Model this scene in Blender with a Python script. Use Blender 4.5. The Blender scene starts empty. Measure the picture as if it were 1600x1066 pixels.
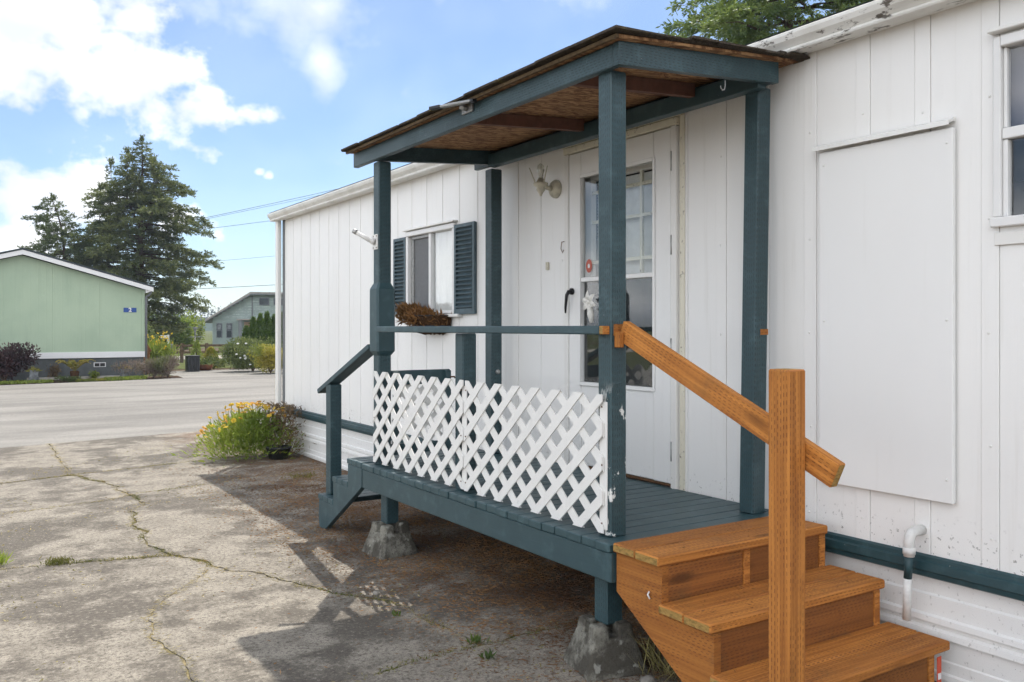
import bpy, bmesh, math, random
import numpy as np
from mathutils import Vector, Matrix, Euler

R = math.radians
sc = bpy.context.scene
COL = sc.collection

# ------------------------------------------------------------------ camera
EYE = 1.47
cd = bpy.data.cameras.new('camera')
cam = bpy.data.objects.new('camera', cd)
COL.objects.link(cam)
cam.location = (0, 0, EYE)
cam.rotation_euler = (R(90), 0, R(-33))
cd.sensor_width = 36
cd.lens = 30.67
cd.shift_y = -0.0131
cd.clip_end = 3000
sc.camera = cam

# ------------------------------------------------------------------ light and sky
SUN = Vector((0.42, 0.56, 1.0)).normalized()
sd = bpy.data.lights.new('sun', 'SUN')
sd.energy = 3.0
sd.angle = R(0.55)
sd.color = (1.0, 0.95, 0.88)
sun = bpy.data.objects.new('sun', sd)
COL.objects.link(sun)
sun.rotation_euler = (-SUN).to_track_quat('-Z', 'Y').to_euler()
sun.location = (20, 25, 50)

world = bpy.data.worlds.new('World')
sc.world = world
world.use_nodes = True
wt = world.node_tree
wt.nodes.clear()


def wn(kind, **kw):
    n = wt.nodes.new(kind)
    for k, v in kw.items():
        if hasattr(n, k):
            setattr(n, k, v)
        else:
            n.inputs[k].default_value = v
    return n


def wm(op, a, b=None, c=None, clamp=False):
    n = wt.nodes.new('ShaderNodeMath')
    n.operation = op
    n.use_clamp = clamp
    for i, v in enumerate((a, b, c)):
        if v is None:
            continue
        if isinstance(v, (int, float)):
            n.inputs[i].default_value = v
        else:
            wt.links.new(v, n.inputs[i])
    return n.outputs[0]


def wsmooth(v, lo, hi):
    n = wt.nodes.new('ShaderNodeMapRange')
    n.interpolation_type = 'SMOOTHSTEP'
    n.inputs[1].default_value = lo
    n.inputs[2].default_value = hi
    wt.links.new(v, n.inputs[0])
    return n.outputs[0]


sky = wn('ShaderNodeTexSky', sky_type='NISHITA', sun_disc=False)
sky.sun_elevation = math.asin(SUN.z)
sky.sun_rotation = math.atan2(SUN.x, SUN.y)
sky.altitude = 20
sky.air_density = 1.0
sky.dust_density = 0.15
sky.ozone_density = 6.0
bg_sky = wn('ShaderNodeBackground', Strength=0.072)
wt.links.new(sky.outputs[0], bg_sky.inputs[0])

tc = wn('ShaderNodeTexCoord')
sep = wn('ShaderNodeSeparateXYZ')
wt.links.new(tc.outputs['Generated'], sep.inputs[0])
az = wm('MULTIPLY', wm('ARCTAN2', sep.outputs[0], sep.outputs[1]), 57.2958)
el = wm('MULTIPLY', wm('ARCSINE', sep.outputs[2]), 57.2958)
cxyz = wn('ShaderNodeCombineXYZ')
wt.links.new(az, cxyz.inputs[0])
wt.links.new(wm('MULTIPLY', el, 1.25), cxyz.inputs[1])
nz = wn('ShaderNodeTexNoise', noise_dimensions='2D', Scale=0.33, Detail=6.0, Roughness=0.55)
wt.links.new(cxyz.outputs[0], nz.inputs['Vector'])
fb = wm('SUBTRACT', nz.outputs[0], 0.5)
# cumulus banks: azimuth, elevation, half sizes (degrees), weight
banks = [(4.5, 16.5, 4.6, 3.8, 1.1), (8.5, 15.0, 4.6, 3.0, 0.95), (12.5, 13.2, 4.2, 1.6, 0.8), (16.5, 13.3, 2.6, 0.9, 0.62),
         (5.0, 7.2, 5.0, 2.6, 1.0), (1.0, 5.2, 5.0, 2.8, 0.9), (11.5, 6.6, 2.4, 2.0, 0.7), (12.6, 5.0, 1.6, 0.8, 0.42), (16.8, 9.75, 0.55, 0.36, 0.6), (17.5, 9.45, 0.6, 0.5, 0.6), (17.0, 8.9, 0.4, 0.3, 0.45), (15.4, 9.6, 0.5, 0.3, 0.4), (9.5, 18.5, 3.0, 2.2, 0.8),
         (13.2, 10.8, 1.7, 1.1, 0.6), (-6.0, 12.0, 5.0, 5.0, 0.9)]
tot = None
for a0, e0, ra, rb, w in banks:
    dx = wm('DIVIDE', wm('SUBTRACT', az, a0), ra)
    dy = wm('DIVIDE', wm('SUBTRACT', el, e0), rb)
    g = wm('MULTIPLY', wm('POWER', 2.71828, wm('MULTIPLY', wm('ADD', wm('MULTIPLY', dx, dx), wm('MULTIPLY', dy, dy)), -0.9)), w)
    tot = g if tot is None else wm('MAXIMUM', tot, g)
# thin high veils
veil = None
for a0, e0, ra, rb, w in [(19.8, 19.4, 3.4, 2.2, 0.42), (20.8, 16.8, 1.1, 2.8, 0.42), (34.0, 21.5, 9.0, 1.2, 0.16), (13.0, 19.5, 3.5, 1.2, 0.2)]:
    dx = wm('DIVIDE', wm('SUBTRACT', az, a0), ra)
    dy = wm('DIVIDE', wm('SUBTRACT', el, e0), rb)
    g = wm('MULTIPLY', wm('POWER', 2.71828, wm('MULTIPLY', wm('ADD', wm('MULTIPLY', dx, dx), wm('MULTIPLY', dy, dy)), -1.0)), w)
    veil = g if veil is None else wm('MAXIMUM', veil, g)
# bright broken cumulus added outside the view to lift the fill light
n2 = wn('ShaderNodeTexNoise', Scale=2.3, Detail=3.0, Roughness=0.55)
pl = wn('ShaderNodeVectorMath', operation='MULTIPLY')
wt.links.new(tc.outputs['Generated'], pl.inputs[0])
pl.inputs[1].default_value = (1, 1, 1.8)
wt.links.new(pl.outputs[0], n2.inputs['Vector'])
dt = wn('ShaderNodeVectorMath', operation='DOT_PRODUCT')
wt.links.new(tc.outputs['Generated'], dt.inputs[0])
dt.inputs[1].default_value = (math.sin(R(33)) * math.cos(R(6)), math.cos(R(33)) * math.cos(R(6)), math.sin(R(6)))
away = wsmooth(dt.outputs['Value'], 0.86, 0.72)
rest = wm('MULTIPLY', wsmooth(n2.outputs[0], 0.38, 0.54), away)
dens = wsmooth(wm('ADD', tot, wm('MULTIPLY', fb, 1.5)), 0.26, 0.80)
dens = wm('MAXIMUM', dens, wm('MULTIPLY', wm('ADD', veil, wm('MULTIPLY', fb, 0.5), clamp=True), 1.5, clamp=True))
dens = wm('MAXIMUM', dens, rest)
dens = wm('MAXIMUM', dens, 0.13)
dens = wm('MULTIPLY', dens, wsmooth(el, -1.0, 1.5))
cl_ramp = wn('ShaderNodeValToRGB')
cl_ramp.color_ramp.elements[0].position = 0.30
cl_ramp.color_ramp.elements[0].color = (0.66, 0.70, 0.78, 1)
cl_ramp.color_ramp.elements[1].position = 0.62
cl_ramp.color_ramp.elements[1].color = (1, 1, 1, 1)
nz3 = wn('ShaderNodeTexNoise', noise_dimensions='2D', Scale=0.16, Detail=2.0)
wt.links.new(cxyz.outputs[0], nz3.inputs['Vector'])
wt.links.new(nz3.outputs[0], cl_ramp.inputs[0])
bg_cl = wn('ShaderNodeBackground')
sdot = wn('ShaderNodeVectorMath', operation='DOT_PRODUCT')
wt.links.new(tc.outputs['Generated'], sdot.inputs[0])
sdot.inputs[1].default_value = tuple(SUN)
lit = wn('ShaderNodeMapRange')
for i_, v_ in ((1, -0.2), (2, 0.62), (3, 1.5), (4, 0.74)):
    lit.inputs[i_].default_value = v_
wt.links.new(sdot.outputs['Value'], lit.inputs[0])
wt.links.new(lit.outputs[0], bg_cl.inputs[1])
wt.links.new(cl_ramp.outputs[0], bg_cl.inputs[0])
mx = wn('ShaderNodeMixShader')
wt.links.new(wm('MULTIPLY', dens, 0.97), mx.inputs[0])
wt.links.new(bg_sky.outputs[0], mx.inputs[1])
wt.links.new(bg_cl.outputs[0], mx.inputs[2])
wo = wn('ShaderNodeOutputWorld')
wt.links.new(mx.outputs[0], wo.inputs[0])

sc.view_settings.view_transform = 'Standard'
sc.view_settings.look = 'None'
sc.view_settings.gamma = 1
sc.view_settings.exposure = 1.0
sc.render.engine = 'CYCLES'
sc.cycles.use_denoising = True
sc.cycles.max_bounces = 6
sc.cycles.diffuse_bounces = 3
sc.cycles.glossy_bounces = 3
sc.cycles.use_adaptive_sampling = True
sc.cycles.adaptive_threshold = 0.035
sc.cycles.use_light_tree = False
world.cycles.sampling_method = 'MANUAL'
world.cycles.sample_map_resolution = 512
sc.cycles.transparent_max_bounces = 12
sc.cycles.sample_clamp_indirect = 6

# ------------------------------------------------------------------ material helpers
MATS = {}


class T:
    """small node-tree writer"""

    def __init__(self, name):
        self.m = bpy.data.materials.new(name)
        self.m.use_nodes = True
        self.nt = self.m.node_tree
        self.b = self.nt.nodes['Principled BSDF']
        self.out = self.nt.nodes['Material Output']
        MATS[name] = self.m

    def n(self, kind, **kw):
        n = self.nt.nodes.new(kind)
        for k, v in kw.items():
            k2 = k.replace('_', ' ')
            if k in n.inputs.keys():
                self.set(n.inputs[k], v)
            elif k2 in n.inputs.keys():
                self.set(n.inputs[k2], v)
            else:
                setattr(n, k, v)
        return n

    def set(self, sock, v):
        if isinstance(v, bpy.types.NodeSocket):
            self.nt.links.new(v, sock)
        elif isinstance(v, (tuple, list)) and len(v) == 3 and sock.type == 'RGBA':
            sock.default_value = (*v, 1)
        else:
            sock.default_value = v

    def math(self, op, a, b=None, clamp=False):
        n = self.nt.nodes.new('ShaderNodeMath')
        n.operation = op
        n.use_clamp = clamp
        self.set(n.inputs[0], a)
        if b is not None:
            self.set(n.inputs[1], b)
        return n.outputs[0]

    def smooth(self, v, lo, hi):
        n = self.nt.nodes.new('ShaderNodeMapRange')
        n.interpolation_type = 'SMOOTHSTEP'
        self.set(n.inputs[0], v)
        n.inputs[1].default_value = lo
        n.inputs[2].default_value = hi
        return n.outputs[0]

    def mix(self, f, a, b, blend='MIX'):
        n = self.nt.nodes.new('ShaderNodeMix')
        n.data_type = 'RGBA'
        n.blend_type = blend
        self.set(n.inputs[0], f)
        self.set(n.inputs[6], a)
        self.set(n.inputs[7], b)
        return n.outputs[2]

    def noise(self, vec, scale, detail=4, rough=0.55, dist=0):
        n = self.n('ShaderNodeTexNoise', Scale=scale, Detail=detail, Roughness=rough, Distortion=dist)
        if vec is not None:
            self.nt.links.new(vec, n.inputs['Vector'])
        return n.outputs[0]

    def pos(self):
        return self.n('ShaderNodeNewGeometry').outputs['Position']

    def scale(self, v, s):
        n = self.n('ShaderNodeVectorMath', operation='MULTIPLY')
        self.nt.links.new(v, n.inputs[0])
        n.inputs[1].default_value = s
        return n.outputs[0]

    def add(self, v, w):
        n = self.n('ShaderNodeVectorMath', operation='ADD')
        self.nt.links.new(v, n.inputs[0])
        self.set(n.inputs[1], w)
        return n.outputs[0]

    def xyz(self, v):
        n = self.n('ShaderNodeSeparateXYZ')
        self.nt.links.new(v, n.inputs[0])
        return n.outputs

    def comb(self, x, y, z=0.0):
        n = self.n('ShaderNodeCombineXYZ')
        for i, v in enumerate((x, y, z)):
            self.set(n.inputs[i], v)
        return n.outputs[0]

    def bump(self, h, strength=0.3, dist=0.01, prev=None):
        n = self.n('ShaderNodeBump', Strength=strength, Distance=dist)
        self.nt.links.new(h, n.inputs['Height'])
        if prev is not None:
            self.nt.links.new(prev, n.inputs['Normal'])
        return n.outputs[0]

    def rnd(self):
        return self.n('ShaderNodeObjectInfo').outputs['Random']

    def fin(self, col, rough=0.6, normal=None, spec=0.5, metal=0.0):
        self.set(self.b.inputs['Base Color'], col)
        self.set(self.b.inputs['Roughness'], rough)
        self.b.inputs['Specular IOR Level'].default_value = spec
        self.b.inputs['Metallic'].default_value = metal
        if normal is not None:
            self.nt.links.new(normal, self.b.inputs['Normal'])
        return self.m


def incise(t, u, v, period=0.027, row=0.0125, duty=0.55):
    """the knife marks of pressure-treated lumber: rows of short slits along the grain"""
    vr = t.math('DIVIDE', v, row)
    ri = t.math('FLOOR', vr)
    fu = t.math('FRACT', t.math('ADD', t.math('DIVIDE', u, period), t.math('FRACT', t.math('MULTIPLY', t.math('SINE', t.math('MULTIPLY', ri, 12.9898)), 437.58))))
    a = t.smooth(t.math('ABSOLUTE', t.math('SUBTRACT', fu, 0.5)), duty * 0.55, duty * 0.42)
    fv = t.math('ABSOLUTE', t.math('SUBTRACT', t.math('FRACT', vr), 0.5))
    b = t.smooth(fv, 0.2, 0.08)
    return t.math('MULTIPLY', a, b)


def lumber_uv(t):
    uv = t.n('ShaderNodeUVMap').outputs[0]
    s = t.xyz(uv)
    r = t.rnd()
    return t.math('ADD', s[0], t.math('MULTIPLY', r, 7.3)), t.math('ADD', s[1], t.math('MULTIPLY', r, 3.1)), r


def make_treated(name, light, dark, slit, slit_amt, rough=0.72):
    t = T(name)
    u, v, r = lumber_uv(t)
    g = t.noise(t.comb(t.math('MULTIPLY', u, 1.6), t.math('MULTIPLY', v, 55.0), r), 1.0, 5, 0.6, 0.6)
    big = t.noise(t.comb(t.math('MULTIPLY', u, 3.0), t.math('MULTIPLY', v, 9.0), r), 1.0, 3, 0.5, 1.2)
    col = t.mix(t.smooth(g, 0.3, 0.72), light, dark)
    col = t.mix(t.math('MULTIPLY', t.smooth(big, 0.5, 0.75), 0.6), col, dark)
    col = t.mix(t.math('MULTIPLY', t.math('SUBTRACT', r, 0.3, True), 0.8), col, tuple(c * 0.75 for c in dark))
    kn = t.n('ShaderNodeTexVoronoi', Scale=1.0)
    t.nt.links.new(t.comb(t.math('MULTIPLY', u, 2.3), t.math('MULTIPLY', v, 7.0), r), kn.inputs['Vector'])
    kd = t.smooth(kn.outputs['Distance'], 0.22, 0.07)
    col = t.mix(t.math('MULTIPLY', kd, 0.75), col, tuple(c * 0.35 for c in dark))
    m = incise(t, u, v)
    mm = t.math('MULTIPLY', m, t.math('ADD', 0.2, t.smooth(t.noise(t.comb(t.math('MULTIPLY', u, 5.0), t.math('MULTIPLY', v, 12.0), r), 1.0, 2), 0.36, 0.66)), True)
    col = t.mix(t.math('MULTIPLY', mm, slit_amt), col, slit)
    grime = t.smooth(t.noise(t.pos(), 6.0, 4), 0.55, 0.75)
    col = t.mix(t.math('MULTIPLY', grime, 0.3), col, (0.10, 0.065, 0.03))
    h = t.math('SUBTRACT', t.math('MULTIPLY', g, 0.35), mm)
    return t.fin(col, rough, t.bump(h, 0.5, 0.0025), 0.3)


make_treated('treated_lumber', (0.60, 0.245, 0.052), (0.32, 0.112, 0.023), (0.12, 0.036, 0.010), 0.65)
make_treated('riser_lumber_shaded', (0.36, 0.138, 0.033), (0.20, 0.071, 0.018), (0.085, 0.028, 0.010), 0.6)  # same lumber darkened, the shade on the risers put into its colour

t = T('end_grain')
u, v, r = lumber_uv(t)
g = t.noise(t.comb(t.math('MULTIPLY', u, 40.0), t.math('MULTIPLY', v, 90.0), r), 1.0, 4)
t.fin(t.mix(t.smooth(g, 0.35, 0.7), (0.40, 0.24, 0.075), (0.20, 0.13, 0.04)), 0.85, t.bump(g, 0.4, 0.003), 0.2)


def make_teal(name, base, chips=0.0, marks=True, chip_col=(0.75, 0.75, 0.72)):
    t = T(name)
    u, v, r = lumber_uv(t)
    P = t.pos()
    br = t.noise(t.comb(t.math('MULTIPLY', u, 5.0), t.math('MULTIPLY', v, 90.0), r), 1.0, 4)
    blot = t.noise(P, 3.0, 5)
    col = t.mix(t.smooth(blot, 0.3, 0.75), base, tuple(c * 0.82 for c in base))
    col = t.mix(t.math('MULTIPLY', t.smooth(t.noise(P, 14.0, 4), 0.50, 0.72), 0.5), col, tuple(min(1, c * 1.5 + 0.02) for c in base))
    h = t.math('MULTIPLY', br, 0.4)
    if marks:
        m = incise(t, u, v)
        col = t.mix(t.math('MULTIPLY', m, 0.75), col, tuple(c * 0.3 for c in base))
        h = t.math('SUBTRACT', h, t.math('MULTIPLY', m, 1.2))
    rough = 0.42
    if chips:
        cn = t.noise(t.scale(P, (9, 9, 5)), 1.0, 6, 0.62)
        z = t.xyz(P)[2]
        cm = t.smooth(cn, 0.80 - chips, 0.82 - chips)
        if chips > 0.15:
            cm = t.math('MULTIPLY', cm, t.smooth(z, 1.25, 1.1))
        inner = t.smooth(cn, 0.86 - chips, 0.87 - chips)
        cc = t.mix(inner, chip_col, (0.05, 0.07, 0.07))
        col = t.mix(cm, col, cc)
    sp = t.smooth(t.noise(P, 60.0, 2), 0.76, 0.79)
    col = t.mix(t.math('MULTIPLY', sp, 0.5), col, (0.5, 0.5, 0.47))
    return t.fin(col, t.math('ADD', 0.34, t.math('MULTIPLY', blot, 0.25)), t.bump(h, 0.8, 0.003), 0.5)


TEAL = (0.031, 0.069, 0.080)
make_teal('teal_paint', TEAL, 0.0)
make_teal('teal_smooth', TEAL, 0.0, marks=False)
make_teal('teal_chipped', TEAL, 0.24)
make_teal('teal_trim', (0.018, 0.056, 0.066), 0.09, marks=False)
make_teal('teal_deck', (0.032, 0.072, 0.082), 0.06, marks=False, chip_col=(0.2, 0.22, 0.2))
make_teal('shutter_blue', (0.058, 0.098, 0.116), 0.0, marks=False)


def make_white(name, base, dirt=0.2, grain=0.25, streak=0.3, warm=0.0, spots=0.75):
    t = T(name)
    P = t.pos()
    r = t.rnd()
    s = t.xyz(P)
    gr = t.noise(t.scale(P, (160, 160, 2.2)), 1.0, 2)
    col = t.mix(t.math('MULTIPLY', t.smooth(t.noise(t.scale(P, (2.2, 2.2, 0.8)), 1.0, 2), 0.4, 0.75), 0.35), base, tuple(c * 0.93 for c in base))
    col = t.mix(t.math('MULTIPLY', r, 0.10), col, tuple(c * 0.86 for c in base))
    st = t.smooth(t.noise(t.scale(P, (22, 22, 0.9)), 1.0, 3, 0.6), 0.56, 0.8)
    col = t.mix(t.math('MULTIPLY', st, streak), col, (0.50, 0.47, 0.40))
    sp = t.smooth(t.noise(P, 45.0, 3, 0.7), spots, spots + 0.02)
    col = t.mix(t.math('MULTIPLY', sp, 0.75), col, (0.16, 0.13, 0.10))
    low = t.math('MULTIPLY', t.smooth(s[2], 0.74, 0.53), t.smooth(t.noise(P, 48.0, 4, 0.62), 0.62, 0.66))
    col = t.mix(t.math('MULTIPLY', low, dirt), col, (0.13, 0.12, 0.10))
    if warm:
        col = t.mix(warm, col, (0.62, 0.54, 0.36))
    return t.fin(col, 0.38, t.bump(gr, grain, 0.0025) if grain > 0.1 else None, 0.4)


make_white('white_siding', (0.87, 0.86, 0.835), 0.7, 0.25, 0.22)
make_white('white_trim', (0.80, 0.79, 0.755), 0.6, 0.15, 0.35)
make_white('cream_trim', (0.74, 0.70, 0.57), 0.6, 0.15, 0.5, 0.0, 0.63)
make_white('white_door', (0.84, 0.835, 0.815), 0.3, 0.05, 0.1)
make_white('skirting_metal', (0.84, 0.835, 0.815), 0.3, 0.08, 0.3)
make_white('neighbour_trim', (0.74, 0.74, 0.74), 0.1, 0.05, 0.1)
make_white('lattice_white', (0.80, 0.79, 0.76), 0.25, 0.12, 0.25)

t = T('gutter_metal')
P = t.pos()
d = t.smooth(t.noise(t.scale(P, (30, 9, 22)), 1.0, 5, 0.68), 0.55, 0.62)
s = t.xyz(P)
near = t.smooth(s[1], 5.0, 2.4)
col = t.mix(t.smooth(t.noise(P, 3.0, 4), 0.4, 0.7), (0.76, 0.75, 0.71), (0.64, 0.62, 0.57))
col = t.mix(t.math('MULTIPLY', d, t.math('ADD', 0.12, t.math('MULTIPLY', near, 0.8))), col, (0.06, 0.045, 0.03))
t.fin(col, 0.4, None, 0.45)


def plain(name, col, rough=0.6, var=0.12, scale=12.0, bump=0.2, spec=0.4, metal=0.0, bdist=0.004):
    t = T(name)
    P = t.pos()
    n = t.noise(P, scale, 3)
    c = t.mix(t.smooth(n, 0.3, 0.75), col, tuple(x * (1 - var * 2.5) for x in col))
    c = t.mix(t.math('MULTIPLY', t.rnd(), var), c, tuple(min(1, x * 1.35) for x in col))
    return t.fin(c, rough, t.bump(n, bump, bdist) if bump > 0.3 else None, spec, metal)


plain('grey_metal', (0.16, 0.17, 0.18), 0.45, 0.1, 20)
plain('black_plastic', (0.012, 0.012, 0.014), 0.35, 0.05, 20)
plain('galvanised', (0.42, 0.42, 0.41), 0.45, 0.12, 40, metal=0.6)
plain('white_plastic', (0.74, 0.73, 0.70), 0.35, 0.08, 30)
plain('cream_plastic', (0.62, 0.58, 0.46), 0.4, 0.12, 30)
plain('vinyl_frame', (0.79, 0.785, 0.77), 0.35, 0.015, 8)
plain('dark_interior', (0.035, 0.034, 0.033), 0.8, 0.1, 3)
plain('curtain', (0.85, 0.85, 0.83), 0.85, 0.03, 5, 0.02)
plain('blind', (0.78, 0.78, 0.75), 0.6, 0.06, 12)
plain('shade_purple', (0.17, 0.165, 0.205), 0.8, 0.06, 4)
plain('screen_mesh', (0.17, 0.175, 0.18), 0.7, 0.1, 120)
plain('rust', (0.14, 0.07, 0.03), 0.8, 0.2, 60)
plain('red_print', (0.50, 0.10, 0.06), 0.4, 0.08, 90)
plain('tag_red', (0.62, 0.08, 0.03), 0.5, 0.05, 60)
plain('blue_sign', (0.012, 0.065, 0.27), 0.35, 0.05, 30)
plain('sign_white', (0.8, 0.8, 0.8), 0.4, 0.02, 30)
plain('dark_roof', (0.05, 0.065, 0.07), 0.8, 0.2, 20)
plain('skirt_grey', (0.105, 0.115, 0.115), 0.75, 0.12, 6)
plain('far_siding', (0.27, 0.335, 0.31), 0.7, 0.08, 1.5)
plain('far_roof', (0.30, 0.28, 0.25), 0.7, 0.1, 4)
plain('far_glass', (0.05, 0.06, 0.07), 0.08, 0.2, 2, 0.0, 0.6)
plain('far_door', (0.50, 0.33, 0.25), 0.6, 0.08, 3)
plain('banner_blue', (0.08, 0.36, 0.55), 0.5, 0.1, 3)
plain('fence_wood', (0.14, 0.095, 0.06), 0.85, 0.2, 9)
plain('cedar_wood', (0.24, 0.105, 0.045), 0.8, 0.15, 9)
plain('planter_black', (0.03, 0.032, 0.036), 0.5, 0.1, 6)
plain('terracotta', (0.25, 0.10, 0.055), 0.8, 0.15, 12)
plain('pot_grey', (0.22, 0.235, 0.25), 0.6, 0.3, 9)
plain('coco_fibre', (0.085, 0.045, 0.022), 0.95, 0.3, 70, 1.0, 0.1, 0, 0.02)
plain('bark', (0.085, 0.058, 0.040), 0.95, 0.25, 18, 1.0, 0.1, 0, 0.05)
plain('twig', (0.12, 0.075, 0.045), 0.9, 0.2, 30)
plain('wire_grey', (0.11, 0.115, 0.12), 0.6, 0.0, 5)
plain('wire_black', (0.02, 0.02, 0.022), 0.6, 0.0, 5)
plain('stone', (0.26, 0.24, 0.21), 0.9, 0.2, 40, 0.6)
plain('joint_sand', (0.30, 0.245, 0.14), 0.95, 0.2, 30, 0.6, 0.1)
plain('mulch', (0.085, 0.052, 0.033), 0.95, 0.3, 25, 1.0, 0.1, 0, 0.04)
plain('turf', (0.10, 0.115, 0.035), 0.95, 0.3, 4, 0.6, 0.1, 0, 0.05)
plain('pale_gravel', (0.42, 0.39, 0.34), 0.95, 0.15, 14, 0.5, 0.1, 0, 0.02)
plain('far_wood_mass', (0.035, 0.06, 0.035), 0.95, 0.3, 0.3, 0.0, 0.1)
plain('ornament_white', (0.80, 0.78, 0.72), 0.4, 0.08, 60)

# green neighbour siding: fine vertical grooves
t = T('green_siding')
P = t.pos()
s = t.xyz(P)
fx = t.math('ABSOLUTE', t.math('SUBTRACT', t.math('FRACT', t.math('DIVIDE', s[0], 0.2)), 0.5))
gm = t.smooth(fx, 0.46, 0.49)
col = t.mix(t.smooth(t.noise(P, 1.2, 4), 0.35, 0.7), (0.39, 0.485, 0.355), (0.35, 0.445, 0.325))
col = t.mix(t.math('MULTIPLY', t.smooth(t.noise(t.scale(P, (9, 9, 0.5)), 1.0, 3), 0.5, 0.8), 0.25), col, (0.25, 0.33, 0.24))
t.fin(col, 0.6, t.bump(t.math('MULTIPLY', gm, -1.0), 0.25, 0.006), 0.3)

# concrete: stained slabs with fine aggregate
t = T('concrete')
P = t.pos()
r = t.rnd()
n1 = t.noise(t.scale(P, (1, 1, 0)), 1.15, 5, 0.6, 0.5)
n2 = t.noise(t.scale(P, (1, 1, 0)), 4.2, 5, 0.65)
n3 = t.noise(P, 42.0, 4, 0.72)
n4 = t.noise(P, 150.0, 2, 0.7)
base = t.mix(t.smooth(n2, 0.32, 0.68), (0.325, 0.293, 0.242), (0.222, 0.198, 0.162))
base = t.mix(t.math('MULTIPLY', t.smooth(t.math('ADD', t.math('MULTIPLY', n1, 0.66), t.math('MULTIPLY', n2, 0.34)), 0.45, 0.56), 0.86), base, (0.096, 0.084, 0.069))
base = t.mix(t.math('MULTIPLY', t.smooth(n3, 0.50, 0.64), 0.75), base, (0.075, 0.066, 0.055))
base = t.mix(t.math('MULTIPLY', t.smooth(n3, 0.45, 0.32), 0.45), base, (0.48, 0.44, 0.37))
base = t.mix(t.math('MULTIPLY', t.smooth(n4, 0.5, 0.66), 0.65), base, (0.06, 0.053, 0.045))
base = t.mix(t.math('MULTIPLY', r, 0.18), base, (0.15, 0.13, 0.11))
# rusty tannin stain left by needles beside the home
s = t.xyz(P)
duff = t.math('MULTIPLY', t.smooth(s[0], 2.1, 3.0), t.smooth(t.math('ADD', t.math('MULTIPLY', n2, 0.6), t.math('MULTIPLY', n3, 0.4)), 0.42, 0.56))
base = t.mix(t.math('MULTIPLY', duff, 0.55), base, (0.15, 0.080, 0.042))
hh = t.math('ADD', t.math('MULTIPLY', n3, 0.8), t.math('MULTIPLY', n4, 0.7))
t.fin(base, 0.9, t.bump(hh, 0.6, 0.006), 0.2)

t = T('pier_concrete')
P = t.pos()
n1 = t.noise(P, 7.0, 6, 0.65)
n3 = t.noise(P, 70.0, 5, 0.7)
base = t.mix(t.smooth(n1, 0.36, 0.56), (0.27, 0.26, 0.22), (0.085, 0.078, 0.064))
base = t.mix(t.math('MULTIPLY', t.smooth(n3, 0.5, 0.7), 0.7), base, (0.06, 0.052, 0.042))
base = t.mix(t.math('MULTIPLY', t.smooth(t.noise(P, 16.0, 4), 0.6, 0.7), 0.6), base, (0.46, 0.46, 0.41))
t.fin(base, 0.95, t.bump(t.math('ADD', n1, n3), 0.9, 0.012), 0.15)

t = T('asphalt')
P = t.pos()
n1 = t.noise(t.scale(P, (0.25, 1, 0)), 0.9, 5, 0.6)
n3 = t.noise(P, 30.0, 5, 0.75)
base = t.mix(t.smooth(n1, 0.3, 0.7), (0.28, 0.265, 0.24), (0.165, 0.156, 0.142))
base = t.mix(t.math('MULTIPLY', t.smooth(n3, 0.5, 0.64), 0.6), base, (0.09, 0.085, 0.078))
base = t.mix(t.math('MULTIPLY', t.smooth(t.noise(P, 55.0, 3, 0.7), 0.58, 0.7), 0.5), base, (0.42, 0.40, 0.365))
t.fin(base, 0.92, t.bump(n3, 0.5, 0.01), 0.2)

t = T('soil')
P = t.pos()
n1 = t.noise(P, 2.0, 5)
n3 = t.noise(P, 45.0, 5, 0.7)
base = t.mix(t.smooth(n1, 0.3, 0.7), (0.115, 0.085, 0.052), (0.075, 0.055, 0.034))
base = t.mix(t.math('MULTIPLY', t.smooth(n3, 0.5, 0.7), 0.7), base, (0.20, 0.155, 0.095))
t.fin(base, 0.98, t.bump(n3, 0.8, 0.015), 0.1)

# plywood underside of the porch roof
t = T('plywood')
P = t.pos()
g = t.noise(t.scale(P, (6, 22, 6)), 1.0, 5, 0.65, 2.6)
col = t.mix(t.smooth(g, 0.38, 0.60), (0.46, 0.26, 0.125), (0.13, 0.058, 0.027))
col = t.mix(t.math('MULTIPLY', t.smooth(t.noise(P, 3.0, 5), 0.5, 0.7), 0.5), col, (0.34, 0.20, 0.10))
t.fin(col, 0.85, t.bump(g, 0.3, 0.004), 0.2)
plain('brown_rafter', (0.15, 0.065, 0.04), 0.8, 0.15, 20)

t = T('shingle')
P = t.pos()
g = t.noise(P, 90.0, 4, 0.7)
col = t.mix(t.smooth(g, 0.35, 0.7), (0.085, 0.068, 0.05), (0.03, 0.026, 0.022))
col = t.mix(t.smooth(t.noise(P, 7.0, 4), 0.55, 0.7), col, (0.12, 0.10, 0.045))
t.fin(col, 0.95, t.bump(g, 0.8, 0.006), 0.1)
plain('sheathing_edge', (0.13, 0.085, 0.042), 0.9, 0.25, 40)


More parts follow.
